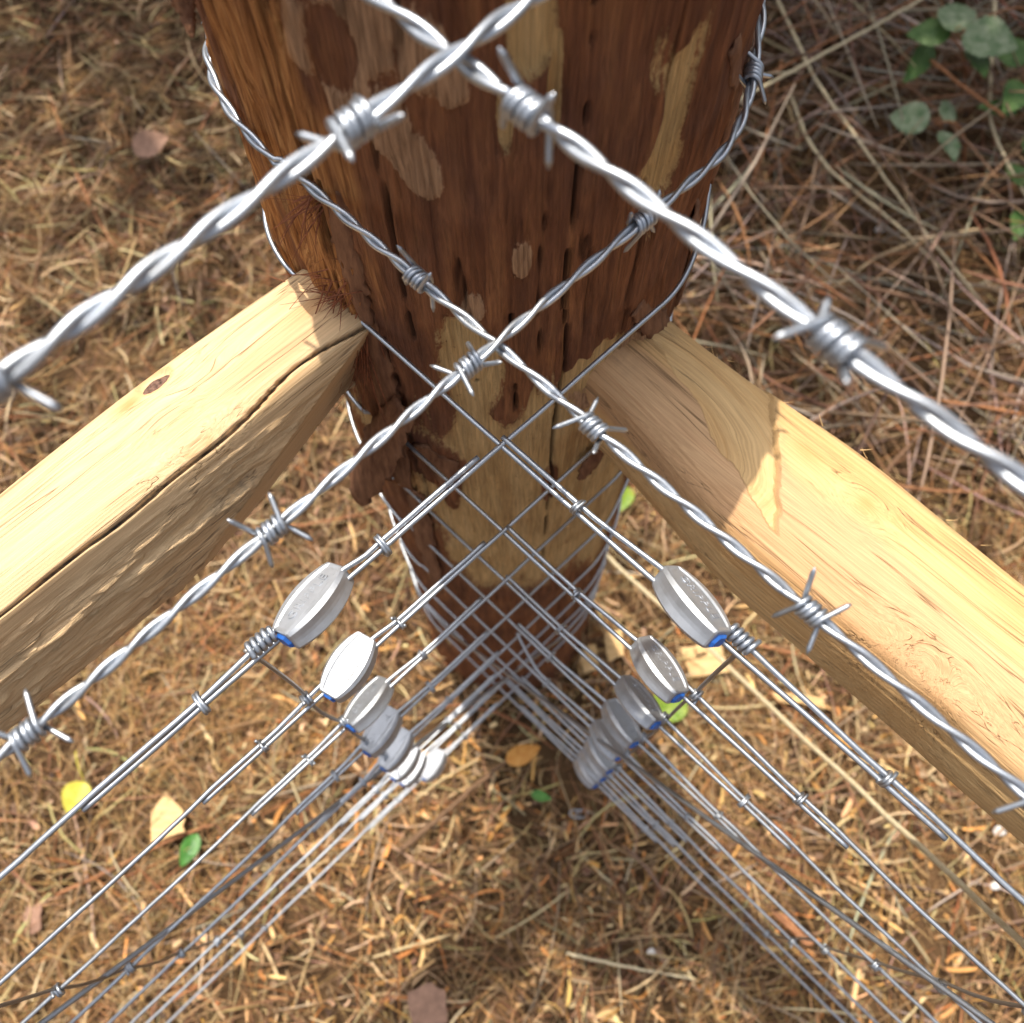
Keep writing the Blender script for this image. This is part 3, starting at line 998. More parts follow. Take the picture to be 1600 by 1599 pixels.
def put_knot(parent, kind, p, d, up_ang):
    s_ = np.cross(d, [0, 0, 1.0]); s_ /= np.linalg.norm(s_)
    u_ = np.cross(s_, d)
    c, s = math.cos(up_ang), math.sin(up_ang)
    y = c * s_ + s * u_; z = -s * s_ + c * u_
    M = Matrix(((d[0], y[0], z[0], p[0]), (d[1], y[1], z[1], p[1]), (d[2], y[2], z[2], p[2]), (0, 0, 0, 1)))
    if kind not in _knot_src:
        spec = {'clip': (1.6, .0042, .0017, .0010), 'hinge': (2.2, .0036, .0021, .00115), 'coil': (4.2, .0036, .0031, .0014)}[kind]
        P, r, k = coil(*spec, tail=.004 if kind != 'coil' else .003)
        if kind == 'clip':
            P = P * np.array([1, 1.25, 0.85])
        V, Q = tube(P, r, k)
        o = link_mesh('knot', V, fix_degenerate(Q), M_WIRE)
        o.parent = parent
        _knot_src[kind] = o
    else:
        o = copy_part(_knot_src[kind], parent)
    o.matrix_basis = world_of(parent).inverted() @ M
    return o


def net(side, label):
    e = thing('fence_net', label, 'fence netting', tuple(line(side, .13)[0] + line(side, .13)[1] * .4), 'two runs of wire netting')
    rg = np.random.default_rng(side + 60)

    def pt(i, s, lift=0.0):
        zL, oL, zR, oR = LV[i]
        z, o_ = (zL, oL) if side == 0 else (zR, oR)
        p, d, n = line(side, o_)
        gp = gap_profile(side, i, s)
        sl = 0.55 if side == 0 else 0.8
        p = p + d * s - n * gp * sl + np.array([0, 0, z + (0.0018 if side == 0 else -0.0018) + gp * 0.55 + lift])
        return p, d, n
    for i in range(8):
        s0 = (.1366 if side == 0 else .131) + (rg.uniform(-.01, .02) if i > 1 else 0)
        ss = np.arange(s0, 1.5, 0.004)
        P = np.array([pt(i, s)[0] for s in ss])
        if side == 1 and i == 4:                                   # a loose end that stands off the wire
            k = int(.05 / .004)
            P[:k] += np.outer(np.linspace(1, 0, k) ** 1.3, -line(1, 1)[2] * .012 + np.array([0, 0, .012]))
        wv = (fbm(ss * 16, ss * 0 + i, 400 + side) - 0.5) * 0.0016
        P[:, 2] += wv
        P += np.outer((fbm(ss * 16, ss * 0 + i + 20, 410 + side) - 0.5) * 0.0014, line(side, 1)[2])
        tube_obj('line_wire', P, RW * (1.0 if i < 3 else 1.05), M_WIRE, e, 8)
        k1 = .203 if side == 0 else .185
        k2 = .318 if side == 0 else .371
        for s in (k1 + rg.uniform(-.004, .010) * (i > 0), k2 + rg.uniform(-.004, .004)):
            p, d, n = pt(i, s)
            put_knot(e, 'clip', p + n * 0.0014 - np.array([0, 0, 0.0008]), d, rg.uniform(0, 6.28))
        for j, s in enumerate((.284 if side == 0 else .2905, .534)):
            if i == 0 and j == 0:
                p, d, n = pt(i, s - (.008 if side == 0 else .004)); put_knot(e, 'coil', p, d, 1.0)
            else:
                p, d, n = pt(i, s + rg.uniform(-.003, .003)); put_knot(e, 'hinge', p, d, rg.uniform(0, 6.28))
    for j, s in enumerate((.284 if side == 0 else .2905, .534)):
        P = []
        for i in range(8):
            p, d, n = pt(i, s)
            P.append(p - n * 0.0022)
            if i < 7:
                p2, _, _ = pt(i + 1, s)
                mid = (p + p2) / 2 + d * rg.normal(0, 0.004) + n * rg.normal(0, 0.003)
                P.append(mid)
        P = np.array(P)
        for i in range(7):
            a_, m_, b2 = P[2 * i], P[2 * i + 1], P[2 * i + 2]
            t_ = np.linspace(0, 1, 10)[:, None]
            tube_obj('stay_wire', a_ * (1 - t_) ** 2 + m_ * 2 * t_ * (1 - t_) + b2 * t_ ** 2, 0.00125, M_STAY, e, 7)
    return e


net_l = net(0, 'wire netting run going out to the lower left from the post')
net_r = net(1, 'wire netting run going out to the lower right from the post')

# thicker straining wire that climbs slightly away from the post on both runs
cl = [on_line_plane(0, .131, *q_) for q_ in ((560, 1232), (300, 1425), (70, 1596))]
cr_ = [on_line_plane(1, .131, *q_) for q_ in ((1101, 1274), (1300, 1427), (1465, 1536), (1546, 1596))]
cl.sort(); cr_.sort()


def zfit(c):
    s = np.array([q_[0] for q_ in c]); z = np.array([q_[1] for q_ in c])
    return np.polyfit(s, z, 1)


fl_, fr_ = zfit(cl), zfit(cr_)
pL, dl, _n0 = line(0, .131); pR, dr, _n1 = line(1, .131)
zl0, zr0 = float(np.polyval(fl_, 0.02)), float(np.polyval(fr_, 0.02))
left = [pL + dl * s + [0, 0, np.polyval(fl_, s)] for s in np.arange(1.3, 0.02, -.01)]
right = [pR + dr * s + [0, 0, np.polyval(fr_, s)] for s in np.arange(0.03, 1.3, .01)]
a0 = math.atan2(pL[1], pL[0]); a1 = math.atan2(pR[1], pR[0]) + 2 * math.pi
arc = [np.array([.128 * math.cos(a0 + (a1 - a0) * t), .128 * math.sin(a0 + (a1 - a0) * t), zl0 + (zr0 - zl0) * t]) for t in np.linspace(0.02, 0.98, 80)]
o = tube_obj('straining_wire', np.array(left + arc + right), 0.0021, M_WIRE, None, 8)
tag(o, 'thicker straight wire slanting across the thinner wires low on both runs', 'wire')


# ------------------------------------------------------------------ wire joiners
def joiner_body():
    L, Wm, We, Th = .0430, .0128, .0066, .0074     # half width, half thickness
    xs = np.concatenate([[-.5], np.linspace(-.485, .485, 23), [.5]]) * L
    V, F = [], []
    sec0 = [(-.60, 1.0), (-.50, .90), (.50, .90), (.60, 1.0), (.84, .98), (1.0, .70), (.96, .15), (.96, -.15), (1.0, -.70), (.84, -.98), (.60, -1.0), (.50, -.90), (-.50, -.90), (-.60, -1.0),
            (-.84, -.98), (-1.0, -.70), (-.96, -.15), (-.96, .15), (-1.0, .70), (-.84, .98)]
    for x in xs:
        q_ = abs(2 * x / L)
        w_ = We + (Wm - We) * (1 - q_ ** 2.0) ** 0.9
        th_ = Th * (0.80 + 0.20 * (1 - q_ ** 2))
        sh = .93 if q_ > .99 else 1.0
        for y, z in sec0:
            if q_ > .9 and abs(z) == .90:
                z = math.copysign(1.0, z)
            V.append((x, y * w_ * sh, z * th_ * sh))
    m = len(sec0)
    for i in range(len(xs) - 1):
        for j in range(m):
            F.append([i * m + j, (i + 1) * m + j, (i + 1) * m + (j + 1) % m, i * m + (j + 1) % m])
    F.append([j for j in range(m)])
    F.append([(len(xs) - 1) * m + j for j in range(m)][::-1])
    F = [f[::-1] for f in F]
    return V, F


def joiner_plug():
    L = .0415
    V, F = [], []
    prof = [(-.0036, -.0042), (.0036, -.0042), (.0044, -.001), (.0030, .0034), (-.0030, .0034), (-.0044, -.001)]
    for x, s in ((L / 2 - .004, 1.0), (L / 2 + .0012, 1.0), (L / 2 + .0024, .78)):
        for y, z in prof:
            V.append((x, y * s, z * s))
    m = len(prof)
    for i in range(2):
        for j in range(m):
            F.append([i * m + j, i * m + (j + 1) % m, (i + 1) * m + (j + 1) % m, (i + 1) * m + j])
    F.append([2 * m + j for j in range(m)])
    return V, F


def text_mesh(body, size):
    cu = bpy.data.curves.new('lettering', 'FONT')
    cu.body = body
    cu.size = size
    cu.extrude = 0.0002
    cu.align_x = 'CENTER'; cu.align_y = 'CENTER'
    cu.space_character = 1.1
    tmp = bpy.data.objects.new('tmp', cu)
    COL.objects.link(tmp)
    bpy.context.view_layer.update()
    me = bpy.data.meshes.new_from_object(tmp.evaluated_get(bpy.context.evaluated_depsgraph_get()))
    bpy.data.objects.remove(tmp)
    return me


_bv, _bf = joiner_body()
_pv, _pf = joiner_plug()
ME_BODY = bpy.data.meshes.new('body'); ME_BODY.from_pydata(_bv, [], _bf); ME_BODY.materials.append(M_ZINC)
ME_PLUG = bpy.data.meshes.new('plug'); ME_PLUG.from_pydata(_pv, [], _pf); ME_PLUG.materials.append(M_BLUE)
ME_TEXT = text_mesh('GRIPPLE', 0.0072)
ME_TEXT.materials.append(M_ZINC)


def joiner(side, i, s, roll, label, flip=False):
    zL, oL, zR, oR = LV[i]
    z, o_ = (zL, oL) if side == 0 else (zR, oR)
    p, d, n = line(side, o_)
    p = p + d * s - n * .0018 + np.array([0, 0, z + .0014])
    x = d
    back = -n
    zz_ = np.array([0, 0, 1.0]) * math.cos(roll) + back * math.sin(roll)
    yaw = R_(16) if side == 0 else R_(-22)
    x = x * math.cos(yaw) + np.cross(zz_, x) * math.sin(yaw)
    y = np.cross(zz_, x)
    M = Matrix(((x[0], y[0], zz_[0], p[0]), (x[1], y[1], zz_[1], p[1]), (x[2], y[2], zz_[2], p[2]), (0, 0, 0, 1)))
    e = thing('wire_joiner', label, 'wire joiner', (0, 0, 0), 'wire joiners on the left run' if side == 0 else 'wire joiners on the right run')
    e.matrix_basis = M
    parts = [('body', ME_BODY), ('plug', ME_PLUG)]
    for nm, me in parts:
        q_ = bpy.data.objects.new(nm, me); COL.objects.link(q_); q_.parent = e
        if nm == 'plug':
            q_['label'] = 'blue plastic plug in the joiner end'
        else:
            body_ = q_
    if i < 4:
        q_ = bpy.data.objects.new('raised_lettering', ME_TEXT); COL.objects.link(q_); q_.parent = body_
        q_.matrix_basis = Matrix.Translation((0, 0.0003, .0074 * .90)) @ Matrix.Rotation(math.pi if side == 0 else 0, 4, 'Z')
    return e


ROLL_L = [34, 6, 42, 22, 20, 18, 15, 24]
ROLL_R = [46, 40, 52, 38, 50, 36, 48, 40]
for i in range(8):
    joiner(0, i, G_L[i], R_(ROLL_L[i]), 'grey cast wire joiner, ' + ORD[i] + ' of the joiners on the left run')
    joiner(1, i, G_R[i], R_(ROLL_R[i]), 'grey cast wire joiner, ' + ORD[i] + ' of the joiners on the right run')


# ------------------------------------------------------------------ ground litter (uncountable)
def litter(name, label, n, area, Lr, Wr, palette, zr, tilt, curve, prism, seed, dens=None, head=None):
    rg = np.random.default_rng(seed)
    x0, x1, y0, y1 = area
    m = int(n * 2.5)
    X = rg.uniform(x0, x1, m); Y = rg.uniform(y0, y1, m)
    keep = np.hypot(X, Y) > 0.135
    if dens is not None:
        keep &= rg.random(m) < dens(X, Y)
    X, Y = X[keep][:n], Y[keep][:n]
    n = len(X)
    L = np.exp(rg.uniform(np.log(Lr[0]), np.log(Lr[1]), n)); Wd = np.exp(rg.uniform(np.log(Wr[0]), np.log(Wr[1]), n))
    hd = rg.uniform(0, 2 * math.pi, n) if head is None else head(X, Y, rg)
    tl_ = rg.normal(0, tilt, n)
    Zc = ground_z(X, Y) + rg.uniform(0, 1, n) ** 1.4 * zr + np.abs(np.sin(tl_)) * L * 0.35
    dr = np.stack([np.cos(hd) * np.cos(tl_), np.sin(hd) * np.cos(tl_), np.sin(tl_)], -1)
    sd_ = np.stack([-np.sin(hd), np.cos(hd), np.zeros(n)], -1)
    up = np.cross(dr, sd_)
    rl = rg.normal(0, 0.6, n)
    sd2 = sd_ * np.cos(rl)[:, None] + up * np.sin(rl)[:, None]
    up2 = np.cross(dr, sd2)
    cv1 = rg.normal(0, curve, n); cv2 = rg.normal(0, curve * 0.6, n)
    K = 5
    t = np.linspace(-.5, .5, K)
    C = np.stack([X, Y, Zc], -1)[:, None] + dr[:, None] * (L[:, None] * t)[..., None] \
        + sd_[:, None] * (L[:, None] * cv1[:, None] * (4 * t ** 2 - .5))[..., None] + up2[:, None] * (L[:, None] * cv2[:, None] * (4 * t ** 2 - .5))[..., None]
    tap = np.array([.35, .9, 1, .9, .3]) if prism else np.array([.75, 1, .95, 1, .6])
    wv = Wd[:, None] * tap[None] / 2
    if prism:
        V = np.stack([C + sd2[:, None] * wv[..., None], C - sd2[:, None] * wv[..., None] * .6 + up2[:, None] * wv[..., None] * .8, C - sd2[:, None] * wv[..., None] * .6 - up2[:, None] * wv[..., None] * .8], 2)
        k = 3
    else:
        V = np.stack([C + sd2[:, None] * wv[..., None], C - sd2[:, None] * wv[..., None]], 2)
        k = 2
    base = (np.arange(n) * K * k)[:, None, None]
    a = np.arange(K - 1)[None, :, None] * k
    if prism:
        j = np.arange(3)[None, None]; jn = (j + 1) % 3
        Qd = np.stack([base + a + j, base + a + jn, base + a + k + jn, base + a + k + j], -1).reshape(-1, 4)
    else:
        Qd = np.stack([base + a, base + a + 1, base + a + k + 1, base + a + k], -1).reshape(-1, 4)
    pal = np.array(palette)
    c = pal[rg.integers(0, len(pal), n)] * rg.uniform(.7, 1.25, (n, 1)) * rg.normal(1, .06, (n, 3))
    c = np.clip(c, 0.01, .8)
    ca = np.concatenate([c, np.ones((n, 1))], 1)
    CA = np.repeat(ca, K * k, 0)
    o = link_mesh(name, V.reshape(-1, 3), Qd, M_LITTER, None, True, {'tint': ('FLOAT_COLOR', CA)})
    return tag(o, label, 'litter', kind='stuff')


soil1 = on_z(888, 1215); soil2 = on_z(300, 1330); soil3 = on_z(1490, 1420)


def clear(X, Y):
    d_ = np.ones_like(X)
    for c, r in ((soil1, .055), (soil2, .03), (on_z(690, 1150), .05)):
        d_ *= 1 - .85 * np.exp(-(((X - c[0]) ** 2 + (Y - c[1]) ** 2) / r ** 2) ** 2)
    return d_


def upper_right(X, Y):
    return sstep(0.25, 0.6, X + 0.5 * (Y - 0.2)) * sstep(0.0, 0.35, Y)


def d_shave(X, Y):
    m_ = 0.35 + 0.65 * sstep(.38, .56, fbm(X * 5 + 20, Y * 5 + 20, 500))
    near = np.exp(-((np.hypot(X - 0.05, Y + 0.35)) / 0.62) ** 4)
    return clear(X, Y) * m_ * (0.10 + 0.9 * near) * (1 - .9 * upper_right(X, Y))


def d_needle(X, Y):
    return clear(X, Y) * (0.45 + 0.55 * sstep(.35, .6, fbm(X * 4 + 60, Y * 4 + 20, 510))) * np.where(Y < -.1, .7, 1) * (1 - .6 * upper_right(X, Y))


def d_fine(X, Y):
    return clear(X, Y) * (0.25 + 0.75 * sstep(.38, .58, fbm(X * 6 + 10, Y * 6 + 80, 520))) * np.where(Y < .2, 1, .35) * (1 - .8 * upper_right(X, Y))


SH = [(.62, .37, .15), (.70, .46, .21), (.56, .29, .09), (.64, .43, .23), (.52, .22, .07), (.72, .53, .30)]
ND = [(.27, .145, .075), (.34, .195, .10), (.20, .10, .055), (.40, .25, .13), (.44, .30, .17), (.16, .09, .055), (.38, .16, .065)]
ST = [(.30, .18, .11), (.38, .28, .20), (.24, .13, .075), (.42, .35, .28), (.32, .15, .07), (.20, .125, .09), (.34, .28, .23)]
litter('wood_shavings', 'short tan wood shavings strewn below the wires', 4200, (-.95, .95, -.85, .6), (.006, .055), (.0014, .0070), SH, .018, .30, .05, False, 1, d_shave)
litter('pine_needles', 'brown pine needles and dry straw over the soil', 14000, (-1.5, 1.5, -.85, 1.9), (.035, .16), (.0013, .0034), ND, .026, .13, .035, True, 2, d_needle)
litter('fine_needles', 'thin pale needles matted over the ground', 26000, (-1.3, 1.3, -.85, 1.5), (.03, .11), (.0009, .0019), [(.52, .31, .13), (.44, .25, .10), (.58, .39, .19), (.36, .19, .08), (.60, .44, .25)], .024, .16, .06, True, 12, d_fine)
litter('dry_grass', 'pale dry grass blades among the needles', 4500, (-1.5, 1.5, -.8, 1.9), (.03, .13), (.0018, .0044), [(.48, .36, .20), (.54, .42, .25), (.40, .28, .15), (.32, .26, .12)], .03, .2, .06, False, 3, d_needle)
litter('dead_stems', 'long tangled dead bramble and fern stems behind the right rail', 1700, (.05, 1.7, -.05, 1.9), (.14, .55), (.0030, .0080), ST, .17, .20, .05, True, 4, upper_right)
litter('dead_stems', 'scattered longer dead stems on the open litter', 560, (-1.5, 1.2, -.7, 1.8), (.09, .28), (.0028, .0058), ST, .03, .08, .05, True, 6)
litter('bark_crumbs', 'dark bark crumbs and broken bits between the needles', 9000, (-1.3, 1.3, -.85, 1.5), (.005, .024), (.003, .013), [(.07, .04, .025), (.10, .055, .03), (.15, .085, .05), (.22, .13, .08), (.40, .28, .17)], .014, .4, .05, False, 8, d_needle)


# ------------------------------------------------------------------ single things on the ground
def gp(px, py, h=0.0):
    q_ = on_z(px, py, h)
    return np.array([q_[0], q_[1], float(ground_z(np.array([q_[0]]), np.array([q_[1]]))[0]) + h])


def stick(name, label, cat, pts, r, mat, hs=None, group=None):
    P = np.array([on_z(x, y, h) for (x, y), h in zip(pts, hs or [0.02] * len(pts))])
    t_in = np.linspace(0, 1, len(P)); t_o = np.linspace(0, 1, 26)
    Q_ = np.stack([np.interp(t_o, t_in, P[:, c]) for c in range(3)], -1)
    for _ in range(3):
        Q_[1:-1] = (Q_[:-2] + 2 * Q_[1:-1] + Q_[2:]) / 4
    rg_ = np.random.default_rng(len(label))
    Q_[1:-1] += rg_.normal(0, r * .15, (24, 3))
    o = tube_obj(name, Q_, np.linspace(r, r * .7, 26) * (1 + rg_.normal(0, .05, 26)), mat, None, 8)
    return tag(o, label, cat, group)


stick('dead_stick', 'dark brown stick on the ground below the crossing of the lowest wires', 'stick', [(625, 1330), (690, 1275), (755, 1218), (815, 1170)], .0045, M_STICK, group='sticks on the ground')
stick('dead_stick', 'reddish forked twig on the ground at lower left under the wires', 'stick', [(88, 1400), (190, 1352), (260, 1315), (335, 1288)], .003, M_REDSTICK, group='sticks on the ground')
stick('dead_stick', 'brown stick on the ground between the joiners and right rail', 'stick', [(1180, 1008), (1240, 1022), (1290, 1040)], .0035, M_REDSTICK, group='sticks on the ground')
stick('dead_stick', 'brown stick lying past the left rail near the post', 'stick', [(400, 828), (480, 820), (560, 806), (610, 790)], .003, M_REDSTICK, group='sticks on the ground')
stick('dead_stick', 'thin reddish stem crossing the litter at upper left', 'stick', [(75, 140), (110, 250), (150, 340), (182, 390)], .0028, M_REDSTICK, group='sticks on the ground')
stick('dead_stick', 'orange brown straw lying toward the bottom right of centre', 'stick', [(885, 1490), (970, 1510), (1085, 1530)], .0025, M_STALK, group='sticks on the ground')
stick('dry_stalk', 'long pale dry stalk slanting beside the right run of wires', 'stalk', [(938, 850), (948, 872), (1100, 1005), (1250, 1150), (1420, 1305), (1600, 1478), (1750, 1625)], .0034, M_STALK, [0.03, .05, .20, .38, .55, .72, .86])
for k, (pts, hs, r, m_, lb) in enumerate([
        ([(1152, 158), (1260, 100), (1420, 12), (1500, -40)], [.18, .18, .19, .19], .0030, M_STALK, 'upper of two straight tan canes beside the top right of the post'),
        ([(1165, 138), (1300, 62), (1450, -10)], [.15, .16, .16], .0026, M_REDSTICK, 'brown cane crossing above the dead stems at top right'),
        ([(1215, 0), (1270, 120), (1340, 220), (1420, 330), (1530, 470)], [.12, .13, .12, .1, .06], .0032, M_STALK, 'long grey bent cane running down through the dead stems'),
        ([(1455, 95), (1510, 140), (1570, 183)], [.2, .21, .2], .0036, M_REDSTICK, 'red brown broken cane with a cut end among the bramble leaves'),
        ([(1555, 0), (1550, 90), (1545, 190), (1580, 270), (1640, 360)], [.2, .18, .14, .1, .08], .0034, M_STALK, 'grey upright cane at the far right edge'),
        ([(1235, 150), (1262, 220), (1300, 272), (1400, 350), (1470, 420)], [.1, .12, .12, .1, .07], .0030, M_STALK, 'pale curved cane behind the right rail'),
        ([(1222, 90), (1195, 230), (1160, 330)], [.1, .1, .08], .0026, M_REDSTICK, 'tan stem standing close by the right side of the post')]):
    stick('dead_cane', lb, 'cane', pts, r, m_, hs, 'dead canes behind the right rail')


def chip(label, pts, mat, th_=.004, tilt=(0, 0), name='wood_chip', cat='wood chip', group='wood chips on the ground', h=.022):
    """irregular slab outlined by photo points laid on the litter"""
    P = [on_z(x, y, h) for x, y in pts]
    c = np.mean(P, 0)
    P = [p + np.array([0, 0, (p - c)[0] * tilt[0] + (p - c)[1] * tilt[1]]) for p in P]
    rg_ = np.random.default_rng(int(abs(c[0]) * 1e4))
    fine_ = []
    for i in range(len(P)):
        a_, b2 = P[i], P[(i + 1) % len(P)]
        for t in (0, .25, .5, .75):
            fine_.append(a_ * (1 - t) + b2 * t + rg_.normal(0, .0009, 3) * [1, 1, .6])
    n = len(fine_)
    A = np.array(fine_)
    cc = A.mean(0)
    V = np.vstack([A, A + [0, 0, th_], (A * .7 + cc * .3) + [0, 0, th_ * 1.15] + rg_.normal(0, .0005, (n, 3)), [cc + [0, 0, th_ * 1.1]]])
    F = [[i, (i + 1) % n, n + (i + 1) % n, n + i] for i in range(n)] + [[n + i, n + (i + 1) % n, 2 * n + (i + 1) % n, 2 * n + i] for i in range(n)]
    F += [[2 * n + i, 2 * n + (i + 1) % n, 3 * n] for i in range(n)] + [list(range(n))[::-1]]
    e = link_mesh(name, V, F, mat, None, False)
    return tag(e, label, cat, group)


chip('square tan wood chip beside the topmost right joiner', [(1065, 1012), (1122, 1008), (1138, 1052), (1080, 1060)], M_CHIP, tilt=(.25, .1))
chip('upright tan wood chip against the right foot of the post', [(945, 990), (972, 985), (975, 1025), (950, 1035)], M_CHIP, tilt=(.2, .1))
chip('long tan wood chip below the right rail', [(1205, 1082), (1285, 1092), (1288, 1108), (1215, 1098)], M_CHIP, tilt=(.1, .2))
chip('pale tan wood chip under the left run of wires', [(235, 1270), (258, 1238), (290, 1268), (292, 1300), (238, 1318)], M_CHIP, tilt=(.2, -.1))
chip('tan wood chip near the foot of the post under the right wires', [(905, 1015), (930, 1010), (935, 1048), (912, 1052)], M_CHIP, tilt=(.3, .1))
chip('small tan wood chip below the right joiners', [(1085, 1010), (1100, 1004), (1106, 1018), (1088, 1024)], M_CHIP, h=.035)
chip('reddish brown flake of bark at the bottom left of centre', [(635, 1555), (668, 1535), (695, 1548), (700, 1599), (645, 1605)], M_LEAF_M, .003, name='bark_flake', cat='bark', group='bark flakes on the ground')
chip('grey brown square bark flake at lower left', [(42, 1418), (66, 1412), (66, 1450), (52, 1462), (40, 1456)], M_LEAF_M, .004, name='bark_flake', cat='bark', group='bark flakes on the ground')
chip('long red bark flake between the lower right wires', [(1205, 1425), (1225, 1428), (1270, 1475), (1258, 1478)], M_REDSTICK, .004, name='bark_flake', cat='bark', group='bark flakes on the ground')


def leaf_geo(L, Wd, serr=0, fold=.25, curl=.2, seed=0):
    rg_ = np.random.default_rng(seed)
    na, nb = 19, 9
    V = np.zeros((na, nb, 3))
    for i in range(na):
        t = i / (na - 1)
        w_ = Wd * (math.sin(math.pi * min(t ** .75, 1)) ** .85 + .02 * (t < .98))
        if serr and 0 < i < na - 1:
            w_ *= 1 + serr * (1 if i % 2 else -1)
        for j in range(nb):
            f = (j / (nb - 1) - .5) * 2
            V[i, j] = (t * L - abs(f) * (serr > 0) * .02 * L, f * w_ / 2, fold * abs(f) * w_ / 2 - curl * L * (t - .4) ** 2 + .012 * L * math.sin(t * 22 + abs(f) * 2) * abs(f))
    V[:, :, 2] += rg_.normal(0, .008 * L, V.shape[:2])
    F = [[i * nb + j, (i + 1) * nb + j, (i + 1) * nb + j + 1, i * nb + j + 1] for i in range(na - 1) for j in range(nb - 1)]
    return V.reshape(-1, 3), F


def place(V, base, dirv, up):
    x = np.asarray(dirv, float); x /= np.linalg.norm(x)
    up = np.asarray(up, float)
    y = np.cross(up, x); y /= np.linalg.norm(y)
    z = np.cross(x, y)
    return base + V[:, :1] * x + V[:, 1:2] * y + V[:, 2:3] * z


def fallen(label, base_px, tip_px, Wd, mat, stem=None, h=.03, tilt=.2, seed=0):
    a_, b2 = on_z(*base_px, h), on_z(*tip_px, h + .006)
    L = np.linalg.norm(b2 - a_)
    e = thing('fallen_leaf', label, 'leaf', tuple(a_), 'fallen leaves')
    V, F = leaf_geo(L, Wd, 0, .22, .25, seed)
    link_mesh('blade', place(V, a_, b2 - a_, (tilt, -.1, 1)), F, mat, e)
    if stem:
        c = on_z(*stem, h + .01)
        t = np.linspace(0, 1, 8)[:, None]
        tube_obj('leaf_stalk', a_ * (1 - t) + c * t + np.array([0, 0, .006]) * np.sin(t * math.pi), np.linspace(.0009, .0012, 8), mat, e, 6)
    return e


fallen('bright yellow fallen leaf with a stalk at lower left', (132, 1222), (104, 1272), .042, M_LEAF_Y, (118, 1175), seed=1)
fallen('narrow dark green fallen leaf below the left wires', (308, 1303), (282, 1356), .026, M_LEAF_G, seed=2)
fallen('yellow green leaf under the right joiners', (1065, 1080), (1018, 1128), .058, M_LEAF_YG, seed=3)
fallen('orange brown dead leaf in the angle of the lowest wires', (790, 1190), (845, 1168), .030, M_LEAF_O, seed=4)
fallen('small dark green leaf on bare soil below the post', (830, 1240), (862, 1250), .016, M_LEAF_G, seed=5)
fallen('curled mauve brown dead leaf on the litter at upper left', (208, 238), (262, 212), .055, M_LEAF_M, tilt=.5, seed=8)
fallen('small bright green leaf right of the post under the right rail', (985, 762), (968, 800), .026, M_LEAF_YG, seed=6)


def pebble(label, px, py, r):
    c = gp(px, py, .02)
    rg_ = np.random.default_rng(int(px))
    V, F = [], []
    na, nb = 7, 12
    for i in range(na + 1):
        for j in range(nb):
            a_, b2 = math.pi * i / na, 2 * math.pi * j / nb
            rr = r * (1 + .15 * math.sin(3 * b2 + i) + rg_.normal(0, .04))
            V.append(c + np.array([rr * math.sin(a_) * math.cos(b2) * 1.2, rr * math.sin(a_) * math.sin(b2), .8 * r * math.cos(a_)]))
    F = [[i * nb + j, i * nb + (j + 1) % nb, (i + 1) * nb + (j + 1) % nb, (i + 1) * nb + j] for i in range(na) for j in range(nb)]
    tag(link_mesh('pebble', V, F, M_STONE), label, 'pebble', 'white pebbles')


pebble('white pebble at the right edge below the right rail', 1556, 1300, .0075)
pebble('small white pebble lower down the right edge', 1550, 1385, .006)
pebble('white pebble among the dead stems above the right rail', 1376, 355, .007)
pebble('tiny white pebble near the bottom right of the post shadow', 1018, 1488, .005)
# snipped curl of wire lying on bare soil
cw = gp(905, 1272, .02)
t_ = np.linspace(0, 2 * math.pi * 1.7, 40)
Pw = np.stack([cw[0] - .008 + .011 * np.cos(t_) + t_ * .0016, cw[1] + .006 * np.sin(t_), cw[2] + .002 * np.sin(t_ * .5) + t_ * .0002], -1)
tag(tube_obj('wire_offcut', Pw, .0009, M_WIRE, None, 6), 'small curled offcut of wire on bare soil below the right joiners', 'wire')


# ------------------------------------------------------------------ brambles
def bramble(label, base, crown, leaves, seed, mats):
    rg_ = np.random.default_rng(seed)
    base = np.asarray(base, float); crown = np.asarray(crown, float)
    e = thing('bramble', label, 'bramble', tuple(base), 'brambles behind the right rail')
    t = np.linspace(0, 1, 16)[:, None]
    mid = (base + crown) / 2 + np.array([0, 0, .12])
    tube_obj('stem', base * (1 - t) ** 2 + mid * 2 * t * (1 - t) + crown * t ** 2, np.linspace(.0035, .0016, 16), M_REDSTICK, e, 7)
    for k, (c, az, L, wf, up, mi) in enumerate(leaves):
        c = np.asarray(c, float)
        dv = np.array([math.cos(az), math.sin(az), rg_.uniform(-.25, .1)])
        V, F = leaf_geo(L, L * wf, .045, .18, .22, seed * 10 + k)
        link_mesh('leaf', place(V, c, dv, up), F, mats[mi], e)
        tt = np.linspace(0, 1, 6)[:, None]
        tube_obj('leaf_stalk', crown * (1 - tt) + c * tt + np.array([0, 0, .01]) * np.sin(tt * math.pi), .0009, M_REDSTICK, e, 5)
    return e


def lf(px, py, h, az, L, wf=.72, up=(0, 0, 1), mi=0):
    return (on_z(px, py, h), az, L, wf, up, mi)


